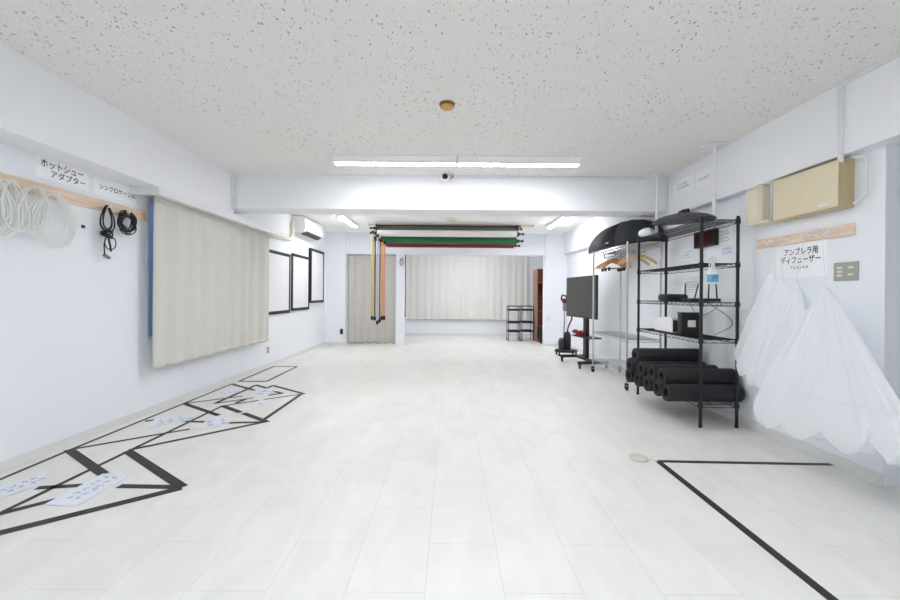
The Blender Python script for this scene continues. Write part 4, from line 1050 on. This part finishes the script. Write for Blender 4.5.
# conduits around the breaker box
xbm = 2.565
b = MB(); yv = on_x(838, 120, xbm).y; yv2 = on_x(843.5, 120, xbm).y
b.box(xbm-.018, xbm-.0005, yv2-.006, yv2+.022, ZB-.05, ZC-.03); b.box(xbm-.018, xbm-.0005, .5, yv2+.022, ZC-.03, ZC-.001)
tag(b.build('cable_duct', M['duct'], None, origin=(xbm, yv, ZB), smooth=False, bevel=.002), 'white cable duct along the right beam top and down to the breaker box', 'cable duct')
b = MB(); q0 = on_x(852, 157, XR-.05); q1 = on_x(866, 156, XR-.03); q2 = on_x(866, 194, XR-.03); q3 = on_x(854, 203, XR-.03)
b.tube([q0, q1+Vector((0, .02, 0)), q1, q1-Vector((0, 0, .03)), q2+Vector((0, 0, .03)), q2, q3], .010, 8)
tag(b.build('conduit', M['duct'], None, origin=q3), 'bent white conduit looping beside the near end of the breaker box', 'conduit')
# peg rail
y0, y1 = 2.615, 3.44
t = thing('peg_rail', 'short pale wooden peg rail under the breaker box on the right wall', 'peg rail', (XR, 3.03, 1.6))
m = MB(); m.box(XR-.02, XR-.0005, y0, y1, 1.566, 1.642); m.build('rail_board', M['rail'], t, smooth=False, bevel=.003)
hooks = [on_x(u, 235, XR-.02).y for u in (772, 788, 810, 827.5)]
for y in hooks:
    m = MB()
    for s in (-1, 1): m.tube([(XR-.02, y+s*.006, 1.60), (XR-.045, y+s*.016, 1.59), (XR-.06, y+s*.022, 1.602), (XR-.062, y+s*.024, 1.622)], .0055, 8)
    m.box(XR-.024, XR-.0199, y-.018, y+.018, 1.583, 1.617); m.build('double_hook', M['white'], t)
# sign
sc_ = on_x(800, 259.5, XR)
p = sheet('paper_sign', 'paper sign with marker lettering under the right peg rail', 'sign', sc_-Vector((.0005, 0, 0)), RX, RY, .44, .27, M['paper'])
text_obj('アンブレラ用', .06, frame4(sc_+Vector((-.0022, -.005, .058)), RX, RY), M['ink'], p, width=.29)
text_obj('ディフューザー', .06, frame4(sc_+Vector((-.0022, .0, -.005)), RX, RY), M['ink'], p, width=.345)
scribble(sc_+Vector((-.0022, .0, -.06)), RX, RY, .17, .03, 1, M['ink'], p, 41, fill=1)

def diffuser(label, xc, yc, za, zb, a, bth, mat, seed, hook, lean=0, puffs=8, tilt=0):
    rnd = random.Random(seed)
    t = thing('umbrella_diffuser', label, 'diffuser', (xc, yc, zb), 'white umbrella diffuser cloths on the right wall')
    n, nv = 112, 40; ph = [rnd.uniform(0, 6.28) for _ in range(6)]
    def fn(i, j):
        s = j/(nv-1); th = 2*pi*i/n
        # profile: narrow top, cone, puffed gathered hem
        if s < .86: rr = .03+.97*(s/.86)**.93
        else:
            q = (s-.86)/.14; rr = 1.0+.035*sin(pi*q) - .10*q*q
        fold = 1 + (.05*sin(puffs*th+ph[0]) + .035*sin(13*th+ph[1]+2*s) + .025*sin(21*th+ph[2]))*min(1, .35+s)
        scal = abs(sin(puffs*th/2+ph[0]/2))
        z = za + (zb-za)*s
        if s > .72: z -= ((s-.72)/.28)**1.4*(scal-.55)*.085*(a/.45)
        x = xc + bth*rr*fold*cos(th)*(.45+.55*s); y = yc + lean*s + a*rr*fold*sin(th)
        z += tilt*(y-yc)*s
        x += (.011*sin(17*th+ph[3]+s*1.5) + .009*sin(29*th+ph[4]))*min(1, .25+s*1.1)*(bth/.085)**.5*(1-.4*s)
        return (min(x, XR-.006), y, z)
    m = MB(); m.grid(fn, n, nv, True); m.build('cloth', mat, t)
    m = MB(); m.tube([Vector(fn(i, nv-1)) for i in range(n)], .0045, 5, True); m.build('elastic_hem', M['hem'], t)
    sj = int(nv*.74); m = MB(); m.tube([Vector(fn(i, sj)) for i in range(n)], .0022, 4, True); m.build('seam', M['hem'], t)
    m = MB(); m.tube([(XR-.055, hook, 1.597), (xc*.5+(XR-.055)*.5, (yc+hook)/2, (1.597+za)/2-.01), (xc, yc, za-.005)], .0016, 5); m.build('loop_cord', M['hem'], t)
    return t
diffuser('small white diffuser cloth farthest along the right wall, by the shelving', 2.49, 3.12, 1.34, .58, .33, .026, M['gauze2'], 1, hooks[0], .03)
diffuser('small white diffuser cloth in the middle of the three smaller ones', 2.42, 2.93, 1.31, .53, .33, .026, M['gauze2'], 2, hooks[1], .11)
diffuser('small white diffuser cloth partly behind the largest one', 2.352, 2.73, 1.27, .49, .31, .026, M['gauze2'], 3, hooks[2], .13)
diffuser('largest white diffuser cloth hanging nearest the wall corner', 2.245, 2.40, 1.215, .315, .49, .065, M['gauze'], 4, hooks[3], .04, 9, -.09)

# ------------------------------------------------------------------ world, camera, view
w = bpy.data.worlds.new('World'); sc.world = w; w.use_nodes = True
nt = w.node_tree; bg = nt.nodes['Background']
tc = nt.nodes.new('ShaderNodeTexCoord'); sp = nt.nodes.new('ShaderNodeSeparateXYZ'); rp = nt.nodes.new('ShaderNodeValToRGB')
nt.links.new(tc.outputs['Generated'], sp.inputs[0]); nt.links.new(sp.outputs['Z'], rp.inputs[0]); nt.links.new(rp.outputs[0], bg.inputs['Color'])
rp.color_ramp.elements[0].color = (.05, .075, .13, 1); rp.color_ramp.elements[1].color = (.10, .155, .25, 1); rp.color_ramp.elements[1].position = .3
bg.inputs['Strength'].default_value = .8
cam = bpy.data.cameras.new('camera'); co = bpy.data.objects.new('camera', cam); COL.objects.link(co)
co.location = (0, 0, H); co.rotation_euler = (pi/2, -ROLL, 0)
cam.sensor_width = 36; cam.lens = 16.0; cam.clip_start = .05; cam.clip_end = 100
cam.shift_x = -1/900; cam.shift_y = -5/900
sc.camera = co
vs = sc.view_settings; vs.view_transform = 'Standard'; vs.look = 'None'; vs.exposure = 1.24; vs.gamma = 1.0; vs.use_curve_mapping = False
cy = sc.cycles
cy.max_bounces = 14; cy.diffuse_bounces = 10; cy.glossy_bounces = 4; cy.transparent_max_bounces = 16
cy.use_denoising = True
cy.sample_clamp_indirect = 8
for o in COL.objects:
    if '_o' in o: del o['_o']
